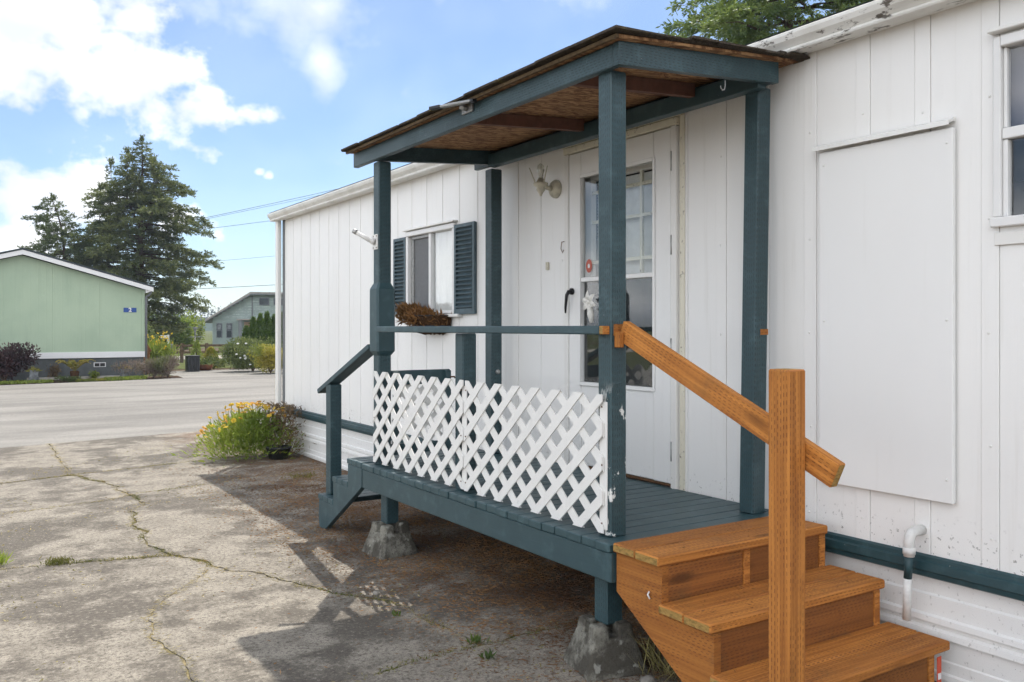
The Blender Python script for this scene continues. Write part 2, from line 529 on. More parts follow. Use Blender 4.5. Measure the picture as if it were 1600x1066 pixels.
def glass(name, tint=(1, 1, 1), ior=1.6):
    t = T(name)
    gl = t.n('ShaderNodeBsdfGlossy', Roughness=0.02)
    gl.inputs[0].default_value = (1, 1, 1, 1)
    nb = t.bump(t.noise(t.pos(), 2.5, 2), 0.06, 0.01)
    t.nt.links.new(nb, gl.inputs['Normal'])
    tr = t.n('ShaderNodeBsdfTransparent')
    tr.inputs[0].default_value = (*tint, 1)
    lw = t.n('ShaderNodeLayerWeight', Blend=0.5)
    fr = t.math('ADD', ior, t.math('MULTIPLY', t.math('POWER', lw.outputs['Facing'], 3.5), 0.9), True)
    mxs = t.n('ShaderNodeMixShader')
    t.nt.links.new(fr, mxs.inputs[0])
    t.nt.links.new(tr.outputs[0], mxs.inputs[1])
    t.nt.links.new(gl.outputs[0], mxs.inputs[2])
    t.nt.links.new(mxs.outputs[0], t.out.inputs[0])
    return t.m


glass('window_glass', (0.95, 0.96, 0.96), 0.05)
glass('bulb_glass', (0.9, 0.9, 0.86), 0.1)


t = T('pane_dark_sheet')  # see-through dark sheet, stands in for the lower pane's dark reflection
tr = t.n('ShaderNodeBsdfTransparent')
df = t.n('ShaderNodeBsdfDiffuse')
df.inputs[0].default_value = (0.03, 0.032, 0.034, 1)
ms = t.n('ShaderNodeMixShader', Fac=0.62)
t.nt.links.new(tr.outputs[0], ms.inputs[1])
t.nt.links.new(df.outputs[0], ms.inputs[2])
t.nt.links.new(ms.outputs[0], t.out.inputs[0])


def leafy(name, c1, c2, c3=None, trans=0.3, rough=0.55):
    t = T(name)
    ri = t.n('ShaderNodeNewGeometry').outputs['Random Per Island']
    col = t.mix(ri, c1, c2)
    if c3:
        col = t.mix(t.smooth(t.noise(t.pos(), 1.4, 3), 0.45, 0.62), col, c3)
    t.set(t.b.inputs['Base Color'], col)
    t.b.inputs['Roughness'].default_value = rough
    t.b.inputs['Specular IOR Level'].default_value = 0.3
    tl = t.n('ShaderNodeBsdfTranslucent')
    t.set(tl.inputs[0], t.mix(0.35, col, (0.12, 0.14, 0.02)))
    ms = t.n('ShaderNodeMixShader', Fac=trans)
    t.nt.links.new(t.b.outputs[0], ms.inputs[1])
    t.nt.links.new(tl.outputs[0], ms.inputs[2])
    t.nt.links.new(ms.outputs[0], t.out.inputs[0])
    return t.m


leafy('needle_dark', (0.105, 0.130, 0.055), (0.225, 0.25, 0.095), (0.075, 0.102, 0.05), 0.4)
leafy('needle_pale', (0.10, 0.14, 0.06), (0.15, 0.18, 0.075), (0.085, 0.12, 0.05), 0.3)
leafy('needle_fresh', (0.12, 0.19, 0.055), (0.22, 0.28, 0.075), (0.09, 0.15, 0.05), 0.45)
leafy('leaf_green', (0.08, 0.14, 0.03), (0.16, 0.22, 0.05), (0.06, 0.10, 0.03), 0.4)
leafy('leaf_lime', (0.19, 0.27, 0.04), (0.32, 0.37, 0.075), None, 0.4)
leafy('leaf_gold', (0.34, 0.31, 0.05), (0.50, 0.42, 0.08), (0.18, 0.22, 0.04), 0.4)
leafy('leaf_purple', (0.06, 0.030, 0.038), (0.17, 0.10, 0.10), (0.05, 0.03, 0.034), 0.2)
leafy('leaf_lavender', (0.17, 0.14, 0.105), (0.27, 0.20, 0.19), (0.13, 0.145, 0.07), 0.3)
leafy('leaf_cedar', (0.06, 0.12, 0.025), (0.12, 0.19, 0.04), None, 0.3)
leafy('leaf_rose', (0.11, 0.155, 0.05), (0.23, 0.26, 0.10), (0.08, 0.115, 0.04), 0.4)
leafy('leaf_bright', (0.23, 0.34, 0.045), (0.42, 0.46, 0.085), (0.18, 0.27, 0.045), 0.55)
leafy('leaf_dry', (0.16, 0.10, 0.05), (0.26, 0.185, 0.10), (0.10, 0.065, 0.04), 0.2)
leafy('leaf_fern', (0.42, 0.34, 0.07), (0.52, 0.38, 0.11), (0.28, 0.26, 0.06), 0.4)
leafy('leaf_dead', (0.19, 0.085, 0.025), (0.30, 0.14, 0.045), (0.10, 0.05, 0.02), 0.2)
leafy('petal_yellow', (0.78, 0.50, 0.03), (0.80, 0.60, 0.08), None, 0.3)
leafy('petal_orange', (0.76, 0.34, 0.05), (0.80, 0.47, 0.08), None, 0.35)
leafy('needle_litter', (0.20, 0.095, 0.035), (0.36, 0.20, 0.085), (0.14, 0.065, 0.028), 0.1, 0.8)
leafy('straw', (0.34, 0.27, 0.12), (0.48, 0.40, 0.20), (0.24, 0.21, 0.08), 0.2, 0.8)
leafy('moss', (0.13, 0.135, 0.03), (0.26, 0.22, 0.075), (0.10, 0.12, 0.03), 0.2, 0.9)


# ------------------------------------------------------------------ mesh helpers
def link(name, me, parent=None, loc=(0, 0, 0), rot=(0, 0, 0)):
    o = bpy.data.objects.new(name, me)
    COL.objects.link(o)
    o.location = loc
    o.rotation_euler = rot
    if parent is not None:
        o.parent = parent
        o.matrix_parent_inverse = parent.matrix_basis.inverted()
    return o


def tag(o, label=None, cat=None, group=None, kind=None):
    for k, v in (('label', label), ('category', cat), ('group', group), ('kind', kind)):
        if v:
            o[k] = v
    return o


def thing(name, label, cat, loc=(0, 0, 0), group=None):
    return tag(link(name, None, None, loc), label, cat, group)


def copy_tree(o, parent=None):
    c = o.copy()
    COL.objects.link(c)
    if parent is not None:
        c.parent = parent
    for ch in list(o.children):
        copy_tree(ch, c)
    return c


def lumber_uvs(bm, size):
    """u along the longest side, v across it, in metres"""
    ax = max(range(3), key=lambda i: size[i])
    uvl = bm.loops.layers.uv.verify()
    for f in bm.faces:
        n = f.normal
        k = max(range(3), key=lambda i: abs(n[i]))
        rest = [i for i in range(3) if i != k]
        if ax in rest:
            ua, va = ax, [i for i in rest if i != ax][0]
        else:
            ua, va = rest
        for l in f.loops:
            l[uvl].uv = (l.vert.co[ua] + k * 0.37, l.vert.co[va] + k * 0.211 + (0.1 if n[k] > 0 else 0))
    return ax


_cache = {}


def box_mesh(size, mat, bev=0.003, end=None):
    key = (tuple(round(v, 4) for v in size), mat, bev, end)
    if key in _cache:
        return _cache[key]
    bm = bmesh.new()
    bmesh.ops.create_cube(bm, size=1.0, matrix=Matrix.Diagonal((*size, 1)))
    if bev:
        bmesh.ops.bevel(bm, geom=bm.edges[:], offset=min(bev, min(size) * 0.3), segments=1, affect='EDGES', profile=0.5)
    bm.normal_update()
    ax = lumber_uvs(bm, size)
    me = bpy.data.meshes.new('board')
    me.materials.append(MATS[mat])
    if end:
        me.materials.append(MATS[end])
        for f in bm.faces:
            if abs(f.normal[ax]) > 0.8:
                f.material_index = 1
    bm.to_mesh(me)
    bm.free()
    _cache[key] = me
    return me


def board(name, lo, hi, mat, parent=None, bev=0.003, end=None, rot=(0, 0, 0)):
    lo, hi = Vector(lo), Vector(hi)
    d = hi - lo
    return link(name, box_mesh(tuple(d), mat, bev, end), parent, (lo + hi) / 2, rot)


def beam(name, a, b, w, h, mat, parent=None, bev=0.004, end=None):
    """a stick from a to b, w wide (level), h high"""
    a, b = Vector(a), Vector(b)
    d = b - a
    q = d.to_track_quat('X', 'Z')
    return link(name, box_mesh((d.length, w, h), mat, bev, end), parent, (a + b) / 2, q.to_euler())


class MB:
    def __init__(self):
        self.v, self.f = [], []

    def box(self, lo, hi):
        x0, y0, z0 = lo
        x1, y1, z1 = hi
        k = len(self.v)
        self.v += [(x0, y0, z0), (x1, y0, z0), (x1, y1, z0), (x0, y1, z0), (x0, y0, z1), (x1, y0, z1), (x1, y1, z1), (x0, y1, z1)]
        self.f += [tuple(k + i for i in q) for q in ((3, 2, 1, 0), (4, 5, 6, 7), (0, 1, 5, 4), (1, 2, 6, 5), (2, 3, 7, 6), (3, 0, 4, 7))]
        return self

    def prism(self, poly, axis, a, b):
        """poly: 2-D points in the plane across axis, extruded from a to b"""
        k = len(self.v)
        n = len(poly)

        def p(q, t):
            return {'x': (t, q[0], q[1]), 'y': (q[0], t, q[1]), 'z': (q[0], q[1], t)}[axis]
        self.v += [p(q, a) for q in poly] + [p(q, b) for q in poly]
        self.f.append(tuple(k + i for i in range(n))[::-1])
        self.f.append(tuple(k + n + i for i in range(n)))
        for i in range(n):
            j = (i + 1) % n
            self.f.append((k + i, k + j, k + n + j, k + n + i))
        return self

    def tube(self, pts, rad, seg=8, cap=True):
        pts = [Vector(p) for p in pts]
        rad = rad if isinstance(rad, (list, tuple)) else [rad] * len(pts)
        k = len(self.v)
        ref = None
        for i, p in enumerate(pts):
            d = (pts[min(i + 1, len(pts) - 1)] - pts[max(i - 1, 0)]).normalized()
            if ref is None:
                ref = d.orthogonal().normalized()
            u = (ref - d * ref.dot(d))
            u = u.normalized() if u.length > 1e-6 else d.orthogonal().normalized()
            ref = u
            w = d.cross(u)
            for j in range(seg):
                a = 2 * math.pi * j / seg
                q = p + (u * math.cos(a) + w * math.sin(a)) * rad[i]
                self.v.append(tuple(q))
        for i in range(len(pts) - 1):
            for j in range(seg):
                a, b = k + i * seg + j, k + i * seg + (j + 1) % seg
                self.f.append((a, b, b + seg, a + seg))
        if cap:
            self.f.append(tuple(k + j for j in range(seg))[::-1])
            self.f.append(tuple(k + (len(pts) - 1) * seg + j for j in range(seg)))
        return self

    def lathe(self, prof, c=(0, 0, 0), seg=16):
        k = len(self.v)
        for r, z in prof:
            for j in range(seg):
                a = 2 * math.pi * j / seg
                self.v.append((c[0] + r * math.cos(a), c[1] + r * math.sin(a), c[2] + z))
        for i in range(len(prof) - 1):
            for j in range(seg):
                a, b = k + i * seg + j, k + i * seg + (j + 1) % seg
                self.f.append((a, b, b + seg, a + seg))
        self.f.append(tuple(k + j for j in range(seg))[::-1])
        self.f.append(tuple(k + (len(prof) - 1) * seg + j for j in range(seg)))
        return self

    def build(self, name, mat, parent=None, smooth=False, bev=0.0, loc=(0, 0, 0), rot=(0, 0, 0)):
        me = bpy.data.meshes.new(name)
        me.from_pydata(self.v, [], self.f)
        bm = bmesh.new()
        bm.from_mesh(me)
        bmesh.ops.recalc_face_normals(bm, faces=bm.faces[:])
        if bev:
            bmesh.ops.bevel(bm, geom=[e for e in bm.edges if e.calc_face_angle(0) > 0.6], offset=bev, segments=1, affect='EDGES')
        bm.normal_update()
        xs = [v.co for v in bm.verts]
        size = [max(c[i] for c in xs) - min(c[i] for c in xs) for i in range(3)]
        lumber_uvs(bm, size)
        bm.to_mesh(me)
        bm.free()
        me.materials.append(MATS[mat])
        if smooth:
            me.shade_smooth()
        return link(name, me, parent, loc, rot)


def quads_mesh(name, V, mat, parent=None, loc=(0, 0, 0)):
    """V: (n,4,3) array of loose quads -> one mesh"""
    n = len(V)
    me = bpy.data.meshes.new(name)
    me.vertices.add(n * 4)
    me.vertices.foreach_set('co', np.ascontiguousarray(V, dtype=np.float32).reshape(-1))
    me.loops.add(n * 4)
    me.loops.foreach_set('vertex_index', np.arange(n * 4, dtype=np.int32))
    me.polygons.add(n)
    me.polygons.foreach_set('loop_start', np.arange(0, n * 4, 4, dtype=np.int32))
    me.update(calc_edges=True)
    me.materials.append(MATS[mat])
    return link(name, me, parent, loc)


def blades(P, D, length, width, rng, fold=None):
    """rhombic leaves from base points P along D"""
    n = len(P)
    D = D / np.maximum(np.linalg.norm(D, axis=1, keepdims=True), 1e-6)
    S = np.cross(D, rng.normal(size=(n, 3)))
    S /= np.maximum(np.linalg.norm(S, axis=1, keepdims=True), 1e-6)
    L = np.broadcast_to(np.asarray(length, float).reshape(-1, 1), (n, 1))
    W = np.broadcast_to(np.asarray(width, float).reshape(-1, 1), (n, 1)) * 0.5
    mid = P + D * L * 0.5
    return np.stack([P, mid + S * W, P + D * L, mid - S * W], axis=1)


# ------------------------------------------------------------------ ground, road, driveway
def sheet(name, pts, z, mat, thick=0.0):
    mb = MB()
    if thick:
        mb.prism(pts, 'z', z - thick, z)
    else:
        mb.v = [(x, y, z) for x, y in pts]
        mb.f = [tuple(range(len(pts)))]
    return tag(mb.build(name, mat), kind='structure')


sheet('ground', [(-900, -900), (900, -900), (900, 1500), (-900, 1500)], -0.045, 'soil')


def far_y(x):
    return 25.6 + 0.2 * x


def near_y(x):
    return 12.25 + 0.18 * x


sheet('road', [(-60, near_y(-60)), (70, near_y(70)), (70, far_y(70)), (-60, far_y(-60))], -0.004, 'asphalt', 0.035)
sheet('lawn', [(-60, far_y(-60) + 0.05), (6.1, far_y(6.1) + 0.05), (6.1, 60), (-60, 60)], -0.02, 'turf')
sheet('neighbour_drive', [(5.9, far_y(5.9) + 0.02), (40, far_y(40) + 0.02), (40, 34.2), (5.9, 31.2)], -0.012, 'asphalt', 0.02)
sheet('field', [(6.1, 33), (120, 33), (120, 58), (6.1, 58)], -0.026, 'turf')
sheet('lane', [(-60, 40.9), (140, 44.9), (140, 50), (-60, 46)], -0.012, 'pale_gravel')
sheet('meadow', [(-300, 66), (400, 66), (400, 900), (-300, 900)], -0.03, 'turf')

rng0 = random.Random(5)


def jag(pts, amp=0.025, levels=4):
    pts = [Vector((*p, 0)) for p in pts]
    for lv in range(levels):
        out = [pts[0]]
        for a, b in zip(pts, pts[1:]):
            d = b - a
            if d.length > 0.06:
                m = (a + b) / 2 + Vector((-d.y, d.x, 0)) * rng0.uniform(-1, 1) * amp * 3.0
                out.append(m)
            out.append(b)
        pts = out
    return [(p.x, p.y) for p in pts]


W = 3.52
crack_n = jag([(1.10, 12.44), (1.05, 11.2), (1.02, 9.68)], 0.012)
crack_1 = jag([(1.02, 9.68), (1.16, 9.3), (1.31, 8.86), (1.36, 8.25)], 0.04)
crack_2 = jag([(1.36, 8.25), (1.395, 7.78), (1.22, 7.2), (1.21, 6.75), (1.226, 5.93)], 0.045)
crack_3 = jag([(1.226, 5.93), (1.38, 5.5), (1.564, 5.206), (1.77, 4.69), (1.856, 4.51), (2.04, 4.13), (2.06, 3.72)], 0.04)
crack_4 = jag([(2.06, 3.72), (2.07, 3.45)], 0.03, 2)
j1_l = jag([(-7, 7.9), (0.43, 9.51), (1.02, 9.68)], 0.004)
j1_r = jag([(1.02, 9.68), (2.61, 10.03), (W, 10.2)], 0.004)
j3_l = jag([(-7, 6.2), (0.36, 7.95), (1.147, 8.1), (1.36, 8.25)], 0.006)
j3_r = jag([(1.36, 8.25), (1.865, 8.36), (2.4, 8.5), (W, 8.75)], 0.018)
j4_l = jag([(-7, 5.4), (0.28, 6.15), (0.816, 6.04), (1.226, 5.93)], 0.006)
m_r = jag([(2.07, 3.45), (2.516, 3.45), (W, 3.62)], 0.02)
m_l = jag([(0.87, 3.2), (1.38, 3.40), (2.07, 3.45)], 0.02)
k_c = jag([(1.0, 5.0), (0.90, 4.8), (0.863, 4.63), (0.85, 4.29), (0.876, 3.96), (0.868, 3.75), (0.87, 3.2)], 0.04)
k_t = jag([(1.38, 5.5), (1.2, 5.2), (1.0, 5.0)], 0.03)
low = jag([(0.87, 3.2), (0.8, 2.0), (0.7, -4)], 0.02)


def ring(*segs):
    out = []
    for s in segs:
        for p in s:
            if not out or (Vector(p) - Vector(out[-1])).length > 1e-5:
                out.append(p)
    if (Vector(out[0]) - Vector(out[-1])).length < 1e-5:
        out.pop()
    return out


def rv(s):
    return s[::-1]


i55 = min(range(len(crack_3)), key=lambda i: (Vector(crack_3[i]) - Vector((1.38, 5.5))).length)
crack_3a, crack_3b = crack_3[:i55 + 1], crack_3[i55:]
k_t[0] = crack_3b[0]
slabs = [
    ring([(-7, near_y(-7)), (1.10, 12.44)], crack_n, rv(j1_l)),
    ring([(1.10, 12.44), (W, near_y(W))], rv(j1_r), rv(crack_n)),
    ring(j1_l, crack_1, rv(j3_l)),
    ring(j1_r, rv(j3_r), rv(crack_1)),
    ring(j3_l, crack_2, rv(j4_l)),
    ring(j3_r, rv(m_r), rv(crack_4), rv(crack_3), rv(crack_2)),
    ring(j4_l, crack_3a, k_t, k_c, low, [(-7, -4)]),
    ring(k_t, k_c, m_l, rv(crack_4), rv(crack_3b)),
    ring(rv(low), m_l, m_r, [(W, -4)]),
]
drive = tag(link('driveway', None), kind='structure')
MB().box((-6.9, -3.9, -0.05), (3.45, 9.0, -0.006)).box((-6.9, 9.001, -0.05), (3.40, 10.8, -0.006)).build('joint_fill', 'joint_sand', drive)


def inset(poly, d):
    n = len(poly)
    area = sum(poly[i][0] * poly[(i + 1) % n][1] - poly[(i + 1) % n][0] * poly[i][1] for i in range(n))
    sg = 1 if area > 0 else -1
    out = []
    for i in range(n):
        a, b, c = Vector(poly[i - 1]), Vector(poly[i]), Vector(poly[(i + 1) % n])
        e = ((b - a).normalized() + (c - b).normalized())
        e = e.normalized() if e.length > 1e-6 else (c - b).normalized()
        q = b + Vector((-e.y, e.x)) * d * sg * (0.2 + 1.9 * rng0.random() ** 2.5)
        out.append((q.x, q.y))
    return out


slab_lift = [0, 0.002, -0.003, 0.002, -0.002, 0.004, -0.003, 0.0, 0.003]
for k, poly in enumerate(slabs):
    mb = MB().prism(inset(poly, 0.006), 'z', -0.07, slab_lift[k])
    mb.build('slab', 'concrete', drive)

rng = np.random.default_rng(11)


def along(polys, step, jit, dens=1.0):
    pts = []
    for pl in polys:
        for a, b in zip(pl, pl[1:]):
            a, b = np.array(a), np.array(b)
            n = rng.poisson(max(np.linalg.norm(b - a) / step * dens, 0))
            tt = rng.random((n, 1))
            pts.append(a + (b - a) * tt + rng.normal(size=(n, 2)) * jit)
    return np.concatenate(pts) if pts else np.zeros((0, 2))


allc = [crack_n, crack_1, crack_2, crack_3, crack_4, j1_l[len(j1_l) // 2:], j1_r, j3_l[len(j3_l) // 3:], j3_r, j4_l[len(j4_l) // 3:], m_r, m_l, k_c, k_t]


def clump(p, f=1.3, th=0.0):
    return (np.sin(p[:, 0] * 5.1 * f + 1.3) + np.sin(p[:, 1] * 4.3 * f + 0.4) + np.sin((p[:, 0] - p[:, 1]) * 7.7 * f)) > th


# dry moss and weeds rooted in the joints
p = along([crack_1, crack_2, crack_3a, crack_3b, j4_l[len(j4_l) // 3:], j1_r, j1_l[len(j1_l) // 2:], j3_r, m_r, m_l], 0.0013, 0.014)
p = p[clump(p, 1.3, -0.2)]
P3 = np.c_[p, np.full(len(p), -0.004)]
D = rng.normal(size=P3.shape) * (1, 1, 0.5) + (0, 0, 0.45)
q = blades(P3, D, rng.uniform(0.008, 0.028, len(p)), rng.uniform(0.002, 0.006, len(p)), rng)
tag(quads_mesh('joint_weeds', q, 'moss'), 'dry yellowed moss and weeds in the driveway cracks', 'weeds', kind='stuff')
p = along(allc, 0.004, 0.02)
P3 = np.c_[p, rng.uniform(0.002, 0.006, len(p))]
D = rng.normal(size=P3.shape) * (1, 1, 0.1)
q = blades(P3, D, rng.uniform(0.01, 0.045, len(p)), 0.0025, rng)
tag(quads_mesh('straw_litter', q, 'straw'), 'pale dry straw scattered along the driveway cracks', 'litter', kind='stuff')

# fallen conifer needles round the porch
N = 420000
p = np.c_[rng.uniform(1.0, 3.42, N), rng.uniform(2.2, 9.6, N)]
prob = np.clip((p[:, 0] - 1.72) / 0.9, 0, 1) * np.clip((p[:, 1] - 2.4) / 1.3 + 0.2, 0.1, 1) * np.clip((9.6 - p[:, 1]) / 4.2, 0.1, 1)
wv = np.sin(p[:, 0] * 6.1 + np.sin(p[:, 1] * 3.3) * 2) * np.sin(p[:, 1] * 4.7 + p[:, 0] * 2.2) * 0.5 + 0.5
wv2 = np.sin(p[:, 0] * 17.0 + np.sin(p[:, 1] * 9.3) * 2) * np.sin(p[:, 1] * 13.7 + p[:, 0] * 6.2) * 0.5 + 0.5
prob *= 0.12 + 0.6 * wv + 0.45 * wv2
prob += 0.004
p = p[rng.random(N) < prob * 0.50]
P3 = np.c_[p, rng.uniform(0.005, 0.013, len(p))]
D = rng.normal(size=P3.shape) * (1, 1, 0.12)
q = blades(P3, D, rng.uniform(0.012, 0.036, len(p)), rng.uniform(0.0022, 0.0052, len(p)), rng)
tag(quads_mesh('fallen_needles', q, 'needle_litter'), 'rusty brown conifer needles fallen around and under the porch', 'litter', kind='stuff')
N = 9000
p = np.c_[rng.uniform(-1.5, 3.0, N), rng.uniform(2.5, 12.0, N)]
p = p[clump(p, 0.6, 0.4)]
P3 = np.c_[p, rng.uniform(0.005, 0.01, len(p))]
D = rng.normal(size=P3.shape) * (1, 1, 0.2)
q = blades(P3, D, rng.uniform(0.008, 0.03, len(p)), rng.uniform(0.003, 0.008, len(p)), rng)
tag(quads_mesh('leaf_litter', q, 'straw'), 'bits of dry straw scattered over the sunlit driveway', 'litter', kind='stuff')


def tuft(name, label, loc, h, n, mat, spread, seed, cat='weed', wid=0.006):
    r = np.random.default_rng(seed)
    P_ = np.c_[r.normal(size=(n, 2)) * spread * 0.4, np.zeros(n)]
    D_ = np.c_[r.normal(size=(n, 2)) * 0.6, np.ones(n)]
    q_ = blades(P_, D_, r.uniform(0.4, 1, n) * h, wid, r)
    return tag(quads_mesh(name, q_, mat, None, loc), label, cat, kind='stuff')


tuft('grass_tuft', 'small flat grass tuft in the joint toward the road side', (0.60, 6.11, 0), 0.045, 240, 'moss', 0.11, 1)
tuft('grass_tuft', 'bright green grass tuft where two driveway joints meet, at picture edge', (0.27, 6.25, 0), 0.12, 120, 'leaf_bright', 0.06, 2)
tuft('weed_plant', 'larger broad-leaved weed in the crack below the porch beam', (2.07, 3.50, 0), 0.055, 40, 'leaf_green', 0.04, 3, wid=0.011)
tuft('weed_plant', 'tiny green weed nearest the chipped porch pier block', (2.02, 3.30, 0), 0.055, 24, 'leaf_green', 0.035, 4, wid=0.010)
tuft('weed_plant', 'tiny green weed among needles in shade of the porch roof', (1.93, 4.05, 0), 0.04, 18, 'leaf_green', 0.025, 5, wid=0.009)
tuft('grass_tuft', 'thin green grass by the white skirting near the flowers', (2.95, 8.3, 0), 0.05, 170, 'moss', 0.22, 6)
tuft('dead_grass', 'dead blond grass clump behind the orange stair stringer', (2.55, 2.72, 0), 0.26, 90, 'straw', 0.13, 7, 'grass', 0.005)

# ------------------------------------------------------------------ the mobile home
X0 = 3.444                                    # outer face of the siding
home = thing('mobile_home', 'white mobile home with vertical siding and dark teal trim strip', 'mobile home', (5.5, 3.0, 0))
DOOR = (3.581, 4.629, 0.50, 2.645)
WIN = (6.136, 6.967, 1.605, 2.30)
WIN2 = (0.90, 1.815, 1.90, 2.57)
OPEN = [DOOR, WIN, WIN2]


def minus(rect, holes):
    out = [rect]
    for h in holes:
        nxt = []
        for a0, a1, b0, b1 in out:
            c0, c1, e0, e1 = max(a0, h[0]), min(a1, h[1]), max(b0, h[2]), min(b1, h[3])
            if c0 >= c1 or e0 >= e1:
                nxt.append((a0, a1, b0, b1))
                continue
            if b0 < e0:
                nxt.append((a0, a1, b0, e0))
            if e1 < b1:
                nxt.append((a0, a1, e1, b1))
            if a0 < c0:
                nxt.append((a0, c0, e0, e1))
            if c1 < a1:
                nxt.append((c1, a1, e0, e1))
        out = nxt
    return out


YE = 10.43
mb = MB()
for a0, a1, b0, b1 in minus((-4.5, YE - 0.02, 0.44, 2.82), OPEN):
    mb.box((X0 + 0.009, a0, b0), (X0 + 0.08, a1, b1))
mb.box((X0 + 0.03, YE - 0.08, 0.0), (7.7, YE - 0.004, 2.82))
mb.box((7.6, -4.5, 0.0), (7.7, YE - 0.08, 2.82))
mb.box((X0 + 0.03, -4.6, 0.0), (7.7, -4.5, 2.82))
mb.box((X0 + 0.09, -4.5, 0.40), (7.6, YE - 0.08, 0.45))
wall = mb.build('wall', 'white_siding', home)
MB().box((X0 + 0.09, -4.4, 2.70), (7.6, YE - 0.1, 2.74)).build('ceiling_panel', 'dark_interior', home)
PER = 0.2835
for k in range(-7, 28):
    y = 2.667 + k * PER
    for nm, a, b, proud in (('batten', y, y + 0.069, 0.004), ('siding_panel', y + 0.0705, y + PER - 0.0015, 0.0)):
        a, b = max(a, 0.6), min(b, YE - 0.03)
        if b - a < 0.02:
            continue
        for r4 in minus((a, b, 0.515, 2.80), OPEN):
            if r4[1] - r4[0] < 0.006 or r4[3] - r4[2] < 0.006:
                continue
            board(nm, (X0 - proud, r4[0], r4[2]), (X0 + 0.008, r4[1], r4[3]), 'white_siding', wall, 0.0018)

# nail heads
nail = MB().lathe([(0.0055, 0), (0.005, 0.0025), (0.002, 0.004)], seg=8)
nail_obj = None
rr = random.Random(3)
for k in range(0, 12):
    for z in (0.62, 1.02, 1.45, 1.9, 2.4):
        y = 2.667 + (k - 4) * PER + 0.034
        if any(h[0] - 0.03 < y < h[1] + 0.03 and h[2] < z < h[3] for h in OPEN):
            continue
        if nail_obj is None:
            nail_obj = nail.build('nail', 'white_trim', home, True, 0, (X0 - 0.0035, y, z), (0, R(-90), 0))
        else:
            o = nail_obj.copy()
            COL.objects.link(o)
            o.location = (X0 - 0.0035, y + rr.uniform(-.006, .006), z + rr.uniform(-.03, .03))

# teal trim strip, skirting
prof = [(X0 - 0.004, 0.524), (X0 - 0.018, 0.516), (X0 - 0.020, 0.50), (X0 - 0.030, 0.494), (X0 - 0.033, 0.462), (X0 - 0.026, 0.455), (X0 - 0.024, 0.436), (X0 - 0.012, 0.430), (X0 + 0.0085, 0.430), (X0 + 0.0085, 0.5145), (X0 - 0.004, 0.5145)]
for a, b in ((-4.5, 2.9), (2.903, 6.4), (6.403, YE - 0.02)):
    MB().prism(prof, 'y', a, b).build('trim_strip', 'teal_trim', home)
sk = []
for z, d in ((0.429, 0.0), (0.36, 0.0), (0.352, 0.008), (0.275, 0.008), (0.268, 0.022), (0.245, 0.024), (0.238, 0.008), (0.222, 0.006), (0.214, 0.022), (0.19, 0.024), (0.183, 0.006), (0.10, 0.004), (0.094, 0.010), (0.05, 0.010), (0.044, 0.022), (0.024, 0.024), (0.018, 0.010), (-0.04, 0.012)):
    sk.append((X0 + 0.016 - d, z))
sk += [(X0 + 0.05, -0.04), (X0 + 0.05, 0.429)]
y = -4.5
while y < YE - 0.03:
    b = min(y + 2.44, YE - 0.022)
    MB().prism(sk, 'y', y, b - 0.002).build('skirting_panel', 'skirting_metal', home)
    y += 2.44

# roof, eave and gutter
MB().prism([(3.30, 2.862), (5.6, 3.16), (7.95, 2.862), (7.95, 2.80), (7.70, 2.80), (5.6, 3.06), (3.45, 2.825), (3.41, 2.82), (3.41, 2.85)], 'y', -4.7, 10.52).build('roof', 'dark_roof', home)
gp = [(3.405, 2.852), (3.302, 2.856), (3.290, 2.850), (3.288, 2.835), (3.296, 2.812), (3.312, 2.795), (3.322, 2.782), (3.318, 2.772), (3.322, 2.764), (3.405, 2.764)]
MB().prism(gp, 'y', -4.7, 10.54).build('gutter', 'gutter_metal', home)
MB().box((3.408, -4.6, 2.772), (3.4435, 10.42, 2.80)).build('soffit', 'white_trim', home)
board('downspout', (X0 - 0.075, YE - 0.02, 0.05), (X0 - 0.02, YE + 0.06, 2.77), 'white_trim', home, 0.01)
board('corner_trim', (X0 - 0.012, YE - 0.10, 0.43), (X0 + 0.006, YE - 0.025, 2.78), 'grey_metal', home, 0.002)

# patched panel with drip strip
pt = board('cover_panel', (X0 - 0.034, 1.985, 0.755), (X0 - 0.010, 2.628, 2.280), 'white_door', home, 0.003)
MB().prism([(X0 - 0.006, 2.325), (X0 - 0.056, 2.306), (X0 - 0.06, 2.288), (X0 - 0.054, 2.288), (X0 - 0.05, 2.298), (X0 - 0.006, 2.312)], 'y', 1.99, 2.65).build('drip_strip', 'white_trim', pt)
for yy, zz in ((2.01, 2.22), (2.01, 1.5), (2.01, 0.85), (2.60, 2.22), (2.60, 1.5), (2.60, 0.85)):
    o = nail_obj.copy()
    COL.objects.link(o)
    o.location = (X0 - 0.0335, yy, zz)

# drain pipe
pipe = MB().tube([(X0 + 0.004, 2.135, 0.622), (X0 - 0.055, 2.135, 0.622), (X0 - 0.075, 2.137, 0.617), (X0 - 0.086, 2.139, 0.600), (X0 - 0.088, 2.14, 0.578), (X0 - 0.088, 2.14, 0.52)], 0.0215, 14).tube(
    [(X0 - 0.088, 2.14, 0.558), (X0 - 0.088, 2.14, 0.53)], 0.025, 14).build('drain_pipe', 'white_plastic', home, True)
MB().tube([(X0 - 0.088, 2.14, 0.521), (X0 - 0.082, 2.15, 0.425)], 0.0165, 14).build('painted_pipe', 'teal_trim', pipe, True)
MB().tube([(X0 - 0.082, 2.15, 0.426), (X0 - 0.074, 2.16, 0.25)], 0.0168, 14).build('lower_pipe', 'white_plastic', pipe, True)


def pane(name, y0, y1, z0, z1, x, parent, mat='window_glass', th=0.004):
    return board(name, (x, y0, z0), (x + th, y1, z1), mat, parent, 0)


